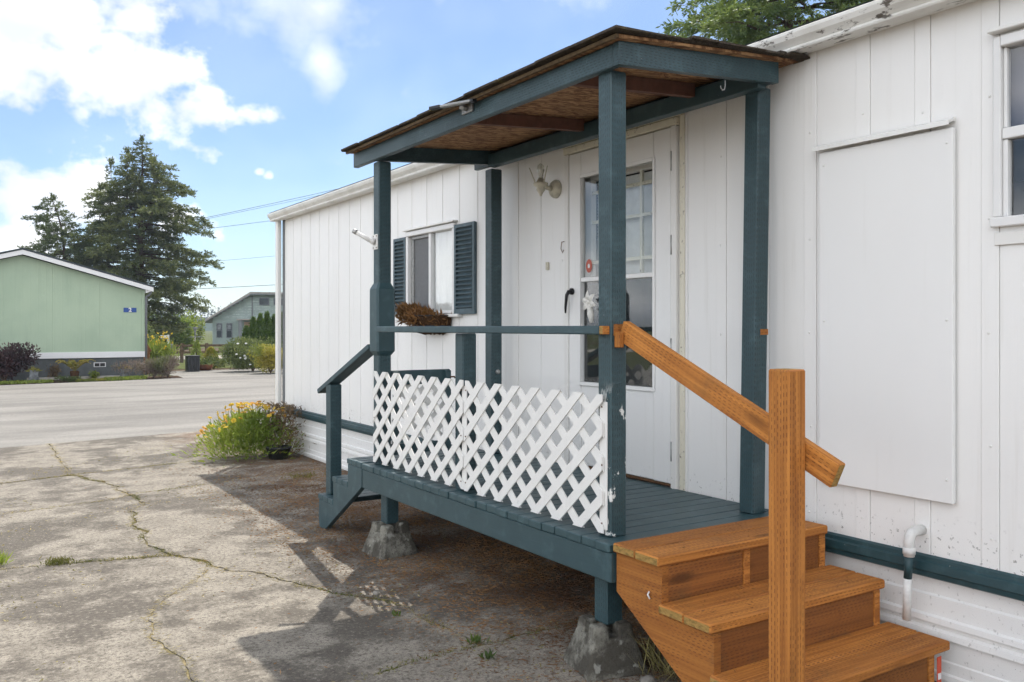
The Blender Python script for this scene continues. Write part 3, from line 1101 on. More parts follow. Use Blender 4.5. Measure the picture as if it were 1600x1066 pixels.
# front window with shutters
wn_ = board('window', (X0 - 0.02, 6.115, 1.585), (X0 + 0.03, 6.988, 1.607), 'vinyl_frame', home, 0.003)
tag(wn_, 'white sliding window between two blue shutters')
for lo, hi in (((X0 - 0.028, 6.948, 1.609), (X0 + 0.05, 6.99, 2.268)), ((X0 - 0.028, 6.112, 1.609), (X0 + 0.05, 6.150, 2.268)), ((X0 - 0.032, 6.112, 2.270), (X0 + 0.05, 6.99, 2.312))):
    board('frame', lo, hi, 'vinyl_frame', wn_, 0.004)
board('drip_cap', (X0 - 0.05, 6.09, 2.318), (X0 - 0.005, 7.01, 2.332), 'white_trim', wn_, 0.003)
board('meeting_rail', (X0 - 0.012, 6.545, 1.61), (X0 + 0.03, 6.585, 2.268), 'vinyl_frame', wn_, 0.003)
for lo, hi in (((X0 + 0.002, 6.90, 1.64), (X0 + 0.03, 6.946, 2.24)), ((X0 + 0.002, 6.588, 1.61), (X0 + 0.03, 6.946, 1.638)), ((X0 + 0.002, 6.588, 2.242), (X0 + 0.03, 6.946, 2.268))):
    board('sash', lo, hi, 'galvanised', wn_, 0.003)
board('screen_dark_sheet', (X0 + 0.018, 6.588, 1.64), (X0 + 0.021, 6.90, 2.24), 'screen_mesh', wn_, 0)
pane('pane', 6.152, 6.543, 1.612, 2.266, X0 + 0.012, wn_)
mb = MB()
for k in range(40):
    y0 = 6.14 + k * 0.0105
    dx = 0.012 * math.sin(k * 1.3) + 0.006 * math.sin(k * 0.45)
    dx2 = 0.012 * math.sin((k + 1) * 1.3) + 0.006 * math.sin((k + 1) * 0.45)
    i = len(mb.v)
    mb.v += [(X0 + 0.045 + dx, y0, 1.60), (X0 + 0.045 + dx2, y0 + 0.0105, 1.60), (X0 + 0.045 + dx2, y0 + 0.0105, 2.30), (X0 + 0.045 + dx, y0, 2.30)]
    mb.f.append((i, i + 1, i + 2, i + 3))
mb.build('lace_curtain', 'curtain', wn_, True)
board('window_sill', (X0 - 0.05, 6.02, 1.555), (X0 + 0.0, 6.2, 1.58), 'white_trim', wn_, 0.004)


def shutter(y0, y1, z0, z1, label):
    s = board('shutter', (X0 - 0.014, y0 + 0.004, z0 + 0.004), (X0 - 0.006, y1 - 0.004, z1 - 0.004), 'shutter_blue', home, 0)
    tag(s, label)
    for lo, hi in (((y0, z0), (y0 + 0.03, z1)), ((y1 - 0.03, z0), (y1, z1)), ((y0 + 0.031, z0), (y1 - 0.031, z0 + 0.045)), ((y0 + 0.031, z1 - 0.03), (y1 - 0.031, z1))):
        board('shutter_frame', (X0 - 0.034, lo[0], lo[1]), (X0 - 0.015, hi[0], hi[1]), 'shutter_blue', s, 0.003)
    n = 18
    h = (z1 - z0 - 0.078) / n
    for k in range(n):
        z = z0 + 0.047 + (k + 0.5) * h
        o = board('louver', (X0 - 0.038, y0 + 0.031, z - 0.004), (X0 - 0.002, y1 - 0.031, z + 0.004), 'shutter_blue', s, 0.001)
        o.location.x = X0 - 0.023
        o.rotation_euler = (0, R(-42), 0)
    return s


shutter(6.992, 7.235, 1.585, 2.272, 'blue louvered shutter on the far side of the window')
shutter(5.79, 6.108, 1.575, 2.29, 'blue louvered shutter nearer the porch post')

# window cut by the picture edge
w2 = board('window', (X0 - 0.03, 0.86, 1.86), (X0 + 0.03, 1.84, 1.898), 'vinyl_frame', home, 0.004)
tag(w2, 'white sash window partly out of view')
board('frame', (X0 - 0.022, 1.802, 1.90), (X0 + 0.05, 1.832, 2.60), 'vinyl_frame', w2, 0.004)
board('frame', (X0 - 0.026, 0.90, 2.557), (X0 + 0.05, 1.801, 2.60), 'vinyl_frame', w2, 0.004)
board('frame', (X0 - 0.02, 0.86, 1.90), (X0 + 0.05, 0.90, 2.60), 'vinyl_frame', w2, 0.004)
board('meeting_rail', (X0 - 0.012, 0.901, 2.20), (X0 + 0.03, 1.801, 2.242), 'vinyl_frame', w2, 0.003)
board('sash', (X0 - 0.006, 1.782, 1.90), (X0 + 0.03, 1.801, 2.198), 'vinyl_frame', w2, 0.003)
board('sash', (X0 - 0.002, 1.787, 2.244), (X0 + 0.03, 1.801, 2.556), 'vinyl_frame', w2, 0.003)
pane('pane', 0.91, 1.786, 2.244, 2.555, X0 + 0.012, w2)
pane('pane', 0.91, 1.781, 1.902, 2.198, X0 + 0.016, w2)
board('lower_board', (X0 - 0.012, 0.86, 1.79), (X0 - 0.005, 1.83, 1.84), 'white_trim', w2, 0.002)
board('drip_cap', (X0 - 0.05, 0.84, 2.612), (X0 - 0.005, 1.84, 2.628), 'white_trim', w2, 0.003)
board('window_shade', (X0 + 0.06, 0.8, 2.2), (X0 + 0.065, 1.85, 2.6), 'shade_purple', w2, 0)
board('lower_shade', (X0 + 0.06, 0.8, 1.85), (X0 + 0.065, 1.66, 2.199), 'screen_mesh', w2, 0)

# entrance: storm door in front of the glazed inner door
dr = link('door', None, home, (X0, 4.1, 0.57))
tag(dr, 'white storm door with two glass panes')
XD = X0 - 0.022
for nm, lo, hi, m in (
        ('stile', (XD, 3.629, 0.59), (XD + 0.034, 3.772, 2.598), 'white_door'), ('stile', (XD, 4.459, 0.59), (XD + 0.034, 4.584, 2.598), 'white_door'),
        ('top_rail', (XD, 3.773, 2.433), (XD + 0.034, 4.458, 2.598), 'white_door'), ('kick_panel', (XD + 0.004, 3.773, 0.592), (XD + 0.03, 4.458, 1.122), 'white_door'),
        ('meeting_rail', (XD - 0.003, 3.773, 1.762), (XD + 0.03, 4.458, 1.79), 'white_door'), ('door_sweep', (XD + 0.005, 3.64, 0.572), (XD + 0.02, 4.57, 0.589), 'rust')):
    board(nm, lo, hi, m, dr, 0.004)
for lo, hi in (((3.756, 1.10), (3.775, 2.452)), ((4.456, 1.10), (4.475, 2.452)), ((3.776, 2.43), (4.455, 2.452)), ((3.776, 1.10), (4.455, 1.124))):
    board('glazing_bead', (XD - 0.009, lo[0], lo[1]), (XD - 0.001, hi[0], hi[1]), 'white_door', dr, 0.003)
pane('pane', 3.776, 4.455, 1.792, 2.432, XD + 0.012, dr)
pane('pane', 3.776, 4.455, 1.124, 1.760, XD + 0.020, dr)
board('screen_dark_sheet', (XD + 0.027, 3.776, 1.124), (XD + 0.0285, 4.455, 1.760), 'pane_dark_sheet', dr, 0)  # sheet added to darken the lower pane
for z in (0.72, 1.30, 1.88, 2.35):
    MB().tube([(XD - 0.006, 3.618, z), (XD - 0.006, 3.618, z + 0.11)], 0.006, 8).build('hinge', 'galvanised', dr, True)
MB().tube([(XD - 0.002, 4.545, 1.70), (XD - 0.035, 4.545, 1.70), (XD - 0.045, 4.55, 1.68), (XD - 0.043, 4.565, 1.60), (XD - 0.038, 4.572, 1.565)], [0.016, 0.014, 0.011, 0.008, 0.006], 10).tube(
    [(XD - 0.002, 4.545, 1.705), (XD - 0.014, 4.545, 1.705)], 0.022, 12).build('door_handle', 'black_plastic', dr, True)
sk_ = MB().lathe([(0.036, 0), (0.036, 0.0015)], seg=20).build('security_sticker', 'red_print', dr, False, 0, (XD + 0.010, 4.385, 1.862), (0, R(-90), 0))
sk_.scale = (1.2, 0.85, 1)
st2 = MB().lathe([(0.026, 0), (0.026, 0.0016)], seg=20).lathe([(0.012, 0.0017), (0.012, 0.0022)], seg=12).build('sticker_ring', 'sign_white', sk_, False, 0, (XD + 0.0085, 4.385, 1.862), (0, R(-90), 0))
st2.scale = (0.55, 0.4, 1)
# jambs and head
for lo, hi, m in (((X0 - 0.03, 3.581, 0.56), (X0 + 0.02, 3.626, 2.602), 'white_trim'), ((X0 - 0.03, 4.587, 0.56), (X0 + 0.02, 4.629, 2.602), 'white_trim'), ((X0 - 0.034, 3.575, 2.604), (X0 + 0.02, 4.635, 2.646), 'cream_trim')):
    board('jamb', lo, hi, m, dr, 0.005)
MB().prism([(X0 - 0.034, 2.65), (X0 - 0.052, 2.655), (X0 - 0.05, 2.668), (X0 - 0.005, 2.675), (X0 - 0.005, 2.65)], 'y', 3.55, 4.66).build('head_drip', 'cream_trim', dr)
board('threshold', (X0 - 0.03, 3.585, 0.545), (X0 + 0.08, 4.625, 0.566), 'galvanised', dr, 0.003)
board('edge_strip', (X0 - 0.012, 3.533, 0.53), (X0 - 0.005, 3.572, 2.66), 'cream_trim', dr, 0.003)
# inner door
XI = X0 + 0.075
ind = board('inner_door', (XI, 3.60, 0.57), (XI + 0.04, 4.61, 1.36), 'white_door', home, 0.003)
for lo, hi in (((3.60, 1.361), (3.76, 2.62)), ((4.47, 1.361), (4.61, 2.62)), ((3.761, 2.42), (4.469, 2.62))):
    board('door_panel', (XI, lo[0], lo[1]), (XI + 0.04, hi[0], hi[1]), 'white_door', ind, 0.003)
for yy in (3.988, 4.230):
    board('muntin', (XI - 0.004, yy - 0.011, 1.362), (XI + 0.018, yy + 0.011, 2.419), 'cream_trim', ind, 0.003)
for zz in (1.62, 1.89, 2.15, 2.34):
    board('muntin', (XI - 0.002, 3.762, zz - 0.011), (XI + 0.016, 4.468, zz + 0.011), 'cream_trim', ind, 0.003)
for k in range(30):
    z = 2.405 - k * 0.021
    o = board('blind_slat', (XI + 0.05, 3.75, z - 0.001), (XI + 0.072, 4.48, z + 0.001), 'blind', ind, 0)
    o.rotation_euler = (0, R(76), 0)

# small things on the wall
board('doorbell', (X0 - 0.016, 4.835, 1.862), (X0 - 0.001, 4.862, 1.915), 'cream_plastic', home, 0.003)
MB().tube([(X0 - 0.006, 4.655, 2.04), (X0 - 0.03, 4.655, 2.035), (X0 - 0.036, 4.655, 1.99), (X0 - 0.022, 4.655, 1.965), (X0 - 0.012, 4.655, 1.985)], 0.003, 6).build('latch_hook', 'rust', home, True)

lamp = thing('wall_lamp', 'broken cream wall lantern without its glass beside the door', 'wall lamp', (X0, 4.75, 2.40))
MB().lathe([(0.062, 0.0), (0.062, 0.012), (0.05, 0.03), (0.03, 0.042)], seg=20).build('back_plate', 'cream_plastic', lamp, True, 0, (X0 - 0.004, 4.75, 2.40), (0, R(-90), 0))
MB().tube([(X0 - 0.035, 4.75, 2.40), (X0 - 0.09, 4.755, 2.405), (X0 - 0.125, 4.76, 2.42)], [0.02, 0.014, 0.016], 10).build('arm', 'cream_plastic', lamp, True)
MB().lathe([(0.008, -0.085), (0.012, -0.07), (0.03, -0.045), (0.026, -0.03), (0.048, -0.012), (0.05, 0.0), (0.03, 0.008), (0.016, 0.035)], (X0 - 0.125, 4.76, 2.43), 14).build('lamp_body', 'cream_plastic', lamp, True)
MB().lathe([(0.012, 0.0), (0.020, 0.03), (0.026, 0.055), (0.022, 0.08), (0.008, 0.095)], (X0 - 0.125, 4.76, 2.465), 14).build('bulb', 'bulb_glass', lamp, True)
for dx, dy in ((0.045, 0.04), (-0.04, 0.045), (0.0, -0.058)):
    MB().tube([(X0 - 0.125 + dx * 0.6, 4.76 + dy * 0.6, 2.43), (X0 - 0.125 + dx * 1.3, 4.76 + dy * 1.3, 2.535)], [0.005, 0.003], 6).build('glass_prong', 'cream_plastic', lamp, True)

# dried hanging planter under the window
pl_ = thing('wall_planter', 'half-round coco fibre planter of dead flowers below the shuttered window', 'planter', (X0 - 0.14, 6.45, 1.42))
prf = []
mb = MB()
seg = 20
for i, (rr_, z) in enumerate(((0.12, 1.415), (0.20, 1.435), (0.255, 1.485), (0.28, 1.565), (0.25, 1.57), (0.20, 1.54))):
    for j in range(seg + 1):
        a = math.pi * j / seg
        wob = 1 + 0.03 * math.sin(j * 5.3 + i * 2.1)
        mb.v.append((X0 - 0.012 - 0.72 * rr_ * math.sin(a) * wob, 6.45 + rr_ * math.cos(a) * wob, z + 0.008 * math.sin(j * 3.7 + i)))
for i in range(5):
    for j in range(seg):
        a = i * (seg + 1) + j
        mb.f.append((a, a + 1, a + seg + 2, a + seg + 1))
mb.build('fibre_liner', 'coco_fibre', pl_, True)
for z, rr_ in ((1.568, 0.285), (1.485, 0.262)):
    MB().tube([(X0 - 0.012 - 0.72 * rr_ * math.sin(math.pi * j / 16), 6.45 + rr_ * math.cos(math.pi * j / 16), z) for j in range(17)], 0.004, 6).build('wire_rim', 'wire_black', pl_, True)
r_ = np.random.default_rng(8)
n = 5200
a = r_.uniform(0, math.pi, n)
q0 = r_.uniform(0.0, 0.34, n)
pp = np.c_[X0 - 0.02 - 0.72 * q0 * np.sin(a), 6.50 + q0 * np.cos(a) * 1.05, r_.uniform(1.47, 1.59, n)]
keep = r_.random(n) < np.clip(0.30 + (pp[:, 1] - 6.42) * 3.2, 0.08, 1)
pp = pp[keep]
pp[:, 2] += np.clip((pp[:, 1] - 6.45) * 0.25, 0, 0.06)
dd = np.c_[-np.abs(r_.normal(size=len(pp))) * 0.8, r_.normal(size=len(pp)) * 0.8 + 0.3, r_.normal(size=len(pp)) * 0.5 + 0.5]
quads_mesh('dead_flowers', blades(pp, dd, r_.uniform(0.03, 0.085, len(pp)), r_.uniform(0.008, 0.02, len(pp)), r_), 'leaf_dead', pl_)

# white poinsettia ornament hanging on the storm door
orn = thing('flower_ornament', 'white poinsettia ornament hanging on the storm door glass', 'ornament', (XD - 0.03, 4.28, 1.60))
for k in range(6):
    a = k * math.pi / 3 + 0.3
    c_, s_ = math.cos(a), math.sin(a)
    mb = MB()
    for (u_, w_, h_) in ((0.008, 0.008, 0.0), (0.03, 0.022, -0.012), (0.05, 0.016, -0.012), (0.074, 0.002, -0.002)):
        for sg in (-1, 0, 1):
            mb.v.append((XD - 0.03 + h_ - (0.006 if sg == 0 else 0), 4.33 + c_ * u_ - s_ * w_ * sg, 1.63 + s_ * u_ + c_ * w_ * sg))
    for i in range(3):
        for j in range(2):
            q_ = i * 3 + j
            mb.f.append((q_, q_ + 1, q_ + 4, q_ + 3))
    mb.build('petal', 'ornament_white', orn)
MB().lathe([(0.012, 0), (0.010, 0.01), (0.003, 0.015)], seg=10).build('flower_centre', 'ornament_white', orn, True, 0, (XD - 0.03, 4.33, 1.63), (0, R(-90), 0))
MB().tube([(XD - 0.025, 4.33, 1.61), (XD - 0.03, 4.318, 1.555), (XD - 0.028, 4.31, 1.50)], [0.018, 0.022, 0.012], 8).build('vase', 'ornament_white', orn, True)

# ------------------------------------------------------------------ the porch
porch = thing('porch', 'dark teal covered porch with plank deck and white lattice railing', 'porch', (2.85, 4.1, 0))
DK = 0.57
P4 = 0.089
YA, YB = 2.81, 5.39


def post(x, y, z0, z1, mat='teal_paint', lean=0.0, label=None):
    o = board('post', (x, y, z0), (x + P4, y + P4, z1), mat, porch, 0.006)
    if lean:
        o.rotation_euler = (0, lean, 0)
    if label:
        tag(o, label)
    return o


p1 = post(2.385, 2.897, DK + 0.001, 2.575, 'teal_chipped', 0, 'post with chipped paint showing white beside the new stair')
p2 = post(2.385, 5.276, DK + 0.001, 2.565)
p3 = post(3.25, 5.271, DK + 0.001, 2.60)
p4 = post(3.268, 2.88, DK + 0.001, 2.637, 'teal_paint', R(1.2))
pm = post(2.388, 4.175, DK + 0.001, 1.438)
# posts under the deck, on the pier blocks
post(2.37, 2.905, 0.195, 0.412)
post(2.385, 5.16, 0.20, 0.41)
post(3.22, 2.905, 0.0, 0.412)
post(3.22, 5.16, 0.0, 0.41)
# bare wood scars
board('bare_scar', (2.4, 2.8945, 1.435), (2.472, 2.8975, 1.485), 'treated_lumber', p1, 0)
board('bare_scar', (3.300, 2.8765, 1.435), (3.352, 2.8805, 1.463), 'treated_lumber', p4, 0)
# boxed sleeve round the far front post
mb = MB()
cx_, cy_ = 2.385 + P4 / 2, 5.276 + P4 / 2


def sq(h, z, k=0.012):
    return [(cx_ - h, cy_ - h + k, z), (cx_ - h + k, cy_ - h, z), (cx_ + h - k, cy_ - h, z), (cx_ + h, cy_ - h + k, z), (cx_ + h, cy_ + h - k, z), (cx_ + h - k, cy_ + h, z), (cx_ - h + k, cy_ + h, z), (cx_ - h, cy_ + h - k, z)]


for h, z in ((0.046, 1.285), (0.066, 1.315), (0.066, 1.725), (0.046, 1.765)):
    mb.v += sq(h, z)
for i in range(3):
    for j in range(8):
        mb.f.append((i * 8 + j, i * 8 + (j + 1) % 8, i * 8 + 8 + (j + 1) % 8, i * 8 + 8 + j))
mb.f += [tuple(range(8))[::-1], tuple(range(24, 32))]
mb.build('post_sleeve', 'teal_smooth', p2)

# deck boards
n = 26
wd = (YB - YA) / n
rr = random.Random(21)
for k in range(n):
    y = YA + k * wd
    j = rr.uniform(-0.004, 0.004)
    board('deck_board', (2.308 + j, y + 0.0022, DK - 0.036), (3.425, y + wd - 0.0022, DK + rr.uniform(-0.0012, 0.0012)), 'teal_deck', porch, 0.004)
board('front_beam', (2.315, YA + 0.001, 0.408), (2.353, YB - 0.005, 0.533), 'teal_smooth', porch, 0.004)
board('end_beam', (2.355, YA + 0.001, 0.408), (3.42, YA + 0.039, 0.533), 'teal_smooth', porch, 0.004)
board('end_beam', (2.355, YB - 0.044, 0.408), (3.42, YB - 0.006, 0.533), 'teal_smooth', porch, 0.004)
board('back_beam', (3.38, YA + 0.041, 0.408), (3.418, YB - 0.046, 0.533), 'teal_smooth', porch, 0.004)
for y in (3.5, 4.1, 4.7):
    board('joist', (2.355, y, 0.41), (3.378, y + 0.038, 0.532), 'brown_rafter', porch, 0.003)

# top rail along the front
board('rail', (2.345, 2.93, 1.440), (2.3845, 5.235, 1.478), 'teal_smooth', porch, 0.005)
board('rail_end', (2.346, 2.902, 1.441), (2.384, 2.9295, 1.477), 'treated_lumber', porch, 0.003, 'end_grain')


# lattice
def clip_poly(poly, lo, hi):
    for ax, v, sg in ((0, lo[0], 1), (0, hi[0], -1), (1, lo[1], 1), (1, hi[1], -1)):
        out = []
        for i in range(len(poly)):
            a, b = poly[i - 1], poly[i]
            da, db = (a[ax] - v) * sg, (b[ax] - v) * sg
            if (da >= 0) != (db >= 0):
                t_ = da / (da - db)
                out.append((a[0] + (b[0] - a[0]) * t_, a[1] + (b[1] - a[1]) * t_))
            if db >= 0:
                out.append(b)
        poly = out
        if not poly:
            return []
    return poly


def lattice(parent, name, nx, nz, p_, plane, origin, depth, label=None, half=0.0208, sx=1.0):
    """nx by nz diamonds of pitch p_; plane 'x' lies across X (runs along Y), plane 'y' runs along X"""
    e = 0.004
    w_, h_ = nx * p_, nz * p_
    root = link(name, None, parent, (depth, origin[0], origin[1]) if plane == 'x' else (origin[0], depth, origin[1]))
    if label:
        tag(root, label)
    for sgn, d0 in ((1, 0.0066), (-1, 0.0)):
        for k in range(-nz - 1, nx + nz + 2):
            L = (nx + nz + 2) * p_
            s2 = half * math.sqrt(2)
            # line v = sgn * (u - k p)
            u0 = k * p_
            poly = [(u0 - L, -sgn * L - s2), (u0 + L, sgn * L - s2), (u0 + L, sgn * L + s2), (u0 - L, -sgn * L + s2)]
            poly = clip_poly(poly, (-e, -e), (w_ + e, h_ + e))
            if len(poly) < 3:
                continue
            us = [q_[0] for q_ in poly]
            if max(us) - min(us) < 0.06:
                continue
            poly = [(q_[0] * sx + origin[0], q_[1] + origin[1]) for q_ in poly]
            MB().prism(poly, plane, depth + d0, depth + d0 + 0.0062).build('slat', 'lattice_white', root)
    return root


LP = 0.1475
lp1 = lattice(porch, 'lattice_panel', 7, 4, LP, 'x', (2.936, 0.588), 2.364, 'white lattice panel next to the chipped post', 0.0208, 1.143)
lp2 = lattice(porch, 'lattice_panel', 7, 4, LP, 'x', (4.138, 0.590), 2.364, 'white lattice panel next to the boxed post', 0.0208, 1.143)
for y, m in ((2.916, 0.05), (4.118, 0.05)):
    board('backing_strip', (2.3785, y, 0.60), (2.3843, y + m, 1.15), 'lattice_white', porch, 0.001)

for k, (pn, ys) in enumerate(((lp1, (2.93, 4.10)), (lp2, (4.15, 5.30)))):
    for y in ys:
        for z in (0.63, 0.88, 1.13):
            MB().lathe([(0.0048, 0), (0.003, 0.002)], seg=8).build('screw', 'rust', pn, True, 0, (2.3625, y, z), (0, R(-90), 0))

# low gate at the far end of the deck
gt = board('gate', (2.50, 5.325, 1.085), (2.945, 5.347, 1.182), 'teal_smooth', porch, 0.004)
for x in (2.505, 2.90):
    board('gate_stile', (x, 5.300, 0.62), (x + 0.04, 5.3235, 1.175), 'teal_smooth', gt, 0.003)
board('gate_rail', (2.50, 5.325, 0.62), (2.945, 5.347, 0.69), 'teal_smooth', gt, 0.003)
lattice(gt, 'gate_lattice', 3, 3, 0.135, 'y', (2.52, 0.69), 5.30 + 0.05, None, 0.016)
MB().tube([(2.93, 5.295, 1.13), (2.96, 5.292, 1.13), (2.965, 5.292, 1.12)], 0.006, 6).build('gate_latch', 'rust', gt, True)
MB().lathe([(0.018, 0), (0.016, 0.012), (0.006, 0.02)], seg=10).build('latch_plate', 'galvanised', p3, True, 0, (3.30, 5.2705, 1.155), (R(90), 0, 0))

# roof frame
SL = math.atan(0.0717)


def rz(x, z=2.668):
    return z + 0.0717 * (x - 2.35)


board('roof_beam', (2.350, 2.842, 2.567), (2.388, 5.62, 2.664), 'teal_paint', porch, 0.004)
board('roof_beam', (3.30, 2.842, 2.64), (3.338, 5.60, 2.732), 'teal_paint', porch, 0.004)
mb = MB().prism([(2.350, 2.567), (3.338, 2.638), (3.338, rz(3.338, 2.666)), (2.350, 2.664)], 'y', 2.802, 2.840)
mb.build('end_rafter', 'teal_paint', porch)
mb = MB().prism([(2.390, 2.570), (3.298, 2.636), (3.298, rz(3.298, 2.663)), (2.390, rz(2.39, 2.663))], 'y', 5.30, 5.338)
mb.build('end_rafter', 'teal_paint', porch)
board('wall_plate', (3.235, 2.842, 2.612), (3.299, 5.30, 2.70), 'teal_smooth', porch, 0.004)
for y in (3.25, 4.18):
    mb = MB().prism([(2.390, 2.60), (3.233, 2.658), (3.233, rz(3.233, 2.663)), (2.390, rz(2.39, 2.663))], 'y', y, y + 0.038)
    mb.build('rafter', 'brown_rafter', porch)
rsh = MB().prism([(2.318, rz(2.318, 2.667)), (3.436, rz(3.436, 2.667)), (3.436, rz(3.436, 2.679)), (2.318, rz(2.318, 2.679))], 'y', 2.765, 5.64).build('roof_sheathing', 'plywood', porch)
board('sheathing_edge', (2.303, 2.762, rz(2.31, 2.662)), (2.3175, 5.642, rz(2.31, 2.679)), 'sheathing_edge', porch, 0.001)
# ragged shingles, in courses
rr = random.Random(77)
x0 = 2.288
course = 0
while x0 < 3.44:
    y = 2.735 + (0.12 if course % 2 else 0)
    first = True
    while y < 5.66:
        w_ = rr.choice((0.27, 0.30, 0.33))
        if first and course % 2:
            y = 2.735
            w_ = 0.15
        first = False
        b = min(y + w_ - 0.004, 5.675)
        a = y + (rr.uniform(-0.022, 0.012) if y < 2.8 else 0)
        xr = min(x0 + 0.30, 3.46)
        zt = 2.6835 + 0.004 * (course % 2)
        dip = rr.uniform(0, 0.009)
        xs0 = x0 - rr.uniform(0, 0.022)
        MB().prism([(xs0, rz(xs0, zt + 0.006) - dip), (xr, rz(xr, zt - 0.002)), (xr, rz(xr, zt + 0.003)), (xs0, rz(xs0, zt + 0.017) - dip)], 'y', a, b).build('shingle', 'shingle', rsh)
        y += w_
    x0 += 0.143
    course += 1
# curled flap at the house end
MB().prism([(3.30, 2.745), (3.40, 2.752), (3.46, 2.742), (3.50, 2.715), (3.503, 2.722), (3.462, 2.750), (3.40, 2.762), (3.30, 2.754)], 'y', 2.70, 2.80).build('curled_shingle', 'shingle', rsh)
MB().tube([(2.99, 2.815, 2.60), (2.99, 2.815, 2.575), (2.985, 2.815, 2.558), (2.972, 2.815, 2.553), (2.962, 2.815, 2.562), (2.961, 2.815, 2.572)], 0.0028, 6).build('cup_hook', 'galvanised', porch, True)

# flag brackets
fb_ = thing('flag_bracket', 'white flag pole bracket screwed to the boxed porch post', 'bracket', (2.38, 5.32, 2.05))
board('mount_plate', (2.377, 5.285, 1.985), (2.3845, 5.357, 2.085), 'white_plastic', fb_, 0.002)
MB().tube([(2.376, 5.32, 2.035), (2.352, 5.33, 2.045)], 0.022, 12).build('swivel', 'white_plastic', fb_, True)
MB().tube([(2.365, 5.33, 2.035), (2.27, 5.42, 2.11)], 0.014, 12).build('socket', 'white_plastic', fb_, True)
MB().tube([(2.285, 5.405, 2.099), (2.268, 5.422, 2.112)], 0.0165, 12).build('socket_rim', 'galvanised', fb_, True)
for dy in (-0.024, 0.024):
    for dz in (-0.038, 0.038):
        MB().lathe([(0.005, 0), (0.003, 0.003)], seg=8).build('screw', 'rust', fb_, True, 0, (2.3765, 5.321 + dy, 2.035 + dz), (0, R(-90), 0))
fb2 = thing('flag_bracket', 'black and silver bracket on the edge of the porch roof beam', 'bracket', (2.345, 4.05, 2.64))
board('mount_plate', (2.338, 3.99, 2.618), (2.3495, 4.10, 2.662), 'galvanised', fb2, 0.002)
MB().tube([(2.336, 4.04, 2.64), (2.30, 4.05, 2.65)], 0.016, 10).build('swivel', 'galvanised', fb2, True)
beam('arm', (2.30, 3.93, 2.652), (2.25, 4.20, 2.668), 0.03, 0.014, 'galvanised', fb2, 0.003)
beam('black_cap', (2.252, 4.17, 2.667), (2.235, 4.26, 2.672), 0.032, 0.018, 'black_plastic', fb2, 0.003)
beam('black_cap', (2.305, 3.905, 2.650), (2.302, 3.945, 2.652), 0.032, 0.018, 'black_plastic', fb2, 0.003)


# ------------------------------------------------------------------ painted side steps
ss = thing('side_steps', 'dark teal painted wooden steps with sloping handrail at the far end', 'steps', (2.8, 5.9, 0))
for x, nm in ((2.312, 'stringer'), (3.26, 'stringer')):
    MB().prism([(5.392, 0.41), (5.392, 0.536), (5.628, 0.536), (5.628, 0.376), (5.898, 0.376), (5.898, 0.208), (6.175, 0.208), (6.185, 0.06), (6.165, 0.0), (6.06, 0.0)], 'x', x, x + 0.038).build(nm, 'teal_smooth', ss, False, 0.003)
for y0, y1, z in ((5.393, 5.64, 0.574), (5.63, 5.91, 0.413), (5.90, 6.19, 0.245)):
    m_ = 3
    for k in range(m_):
        w_ = (y1 - y0) / m_
        board('tread_board', (2.309, y0 + k * w_ + 0.002, z - 0.036), (3.31, y0 + (k + 1) * w_ - 0.002, z), 'teal_deck', ss, 0.004)
board('riser', (2.352, 5.632, 0.377), (3.258, 5.65, 0.535), 'teal_smooth', ss, 0.003)
board('post', (2.36, 6.075, 0.246), (2.36 + P4, 6.075 + P4, 1.052), 'teal_paint', ss, 0.005)
beam('handrail', (2.405, 6.335, 0.988), (2.405, 5.392, 1.345), 0.095, 0.036, 'teal_smooth', ss)


# ------------------------------------------------------------------ new wooden stairs
st = thing('wooden_stairs', 'new orange treated lumber stairs with post and sloping handrail', 'stairs', (2.85, 2.3, 0))
prof = [(2.805, 0.53), (2.805, 0.30), (2.13, -0.01), (2.03, -0.01), (2.03, 0.165), (2.262, 0.165), (2.262, 0.352), (2.535, 0.352), (2.535, 0.54), (2.80, 0.54)]
prof = [(2.803, 0.54), (2.803, 0.375), (2.20, -0.012), (2.012, -0.012), (2.012, 0.170), (2.255, 0.170), (2.255, 0.358), (2.53, 0.358), (2.53, 0.54)]
for x in (2.337, 2.80, 3.29):
    MB().prism(prof, 'x', x, x + 0.038).build('stringer', 'treated_lumber', st, False, 0.002)
MB().tube([(2.336, 2.60, 0.425), (2.326, 2.598, 0.415), (2.33, 2.59, 0.40)], 0.0035, 6).build('staple', 'sign_white', st, True)
skx = [0.0, 0.012, 0.03]
for i, (z, yf) in enumerate(((0.580, 2.518), (0.397, 2.250), (0.208, 1.985))):
    for k in range(2):
        y0 = yf + k * 0.143
        dx = rr.uniform(-0.003, 0.003) + (0.004 if k else 0)
        board('tread_board', (2.309 + dx + skx[i] * 0.4, y0, z - 0.038), (3.335 + dx + skx[i] * 2.0, y0 + 0.139, z), 'treated_lumber', st, 0.006, 'end_grain')
    y = (2.535, 2.26, 2.017)[i]
    zb = (0.36, 0.17, 0.0)[i]
    for xa, xb in ((2.377, 2.798), (2.840, 3.288)):
        board('riser', (xa, y, zb), (xb, y + 0.02, z - 0.040), 'riser_lumber_shaded', st, 0.002)
board('newel_post', (2.336, 1.919, 0.0), (2.336 + P4, 1.919 + P4, 1.33), 'treated_lumber', st, 0.006, 'end_grain')
hr = beam('handrail', (2.446, 1.81, 0.985), (2.446, 2.885, 1.458), 0.038, 0.089, 'treated_lumber', st, 0.004, 'end_grain')
board('rail_block', (2.40, 2.858, 1.385), (2.4265, 2.8935, 1.45), 'treated_lumber', st, 0.003)
lt = board('lumber_tag', (3.328, 2.000, 0.045), (3.356, 2.0025, 0.150), 'tag_red', st, 0)
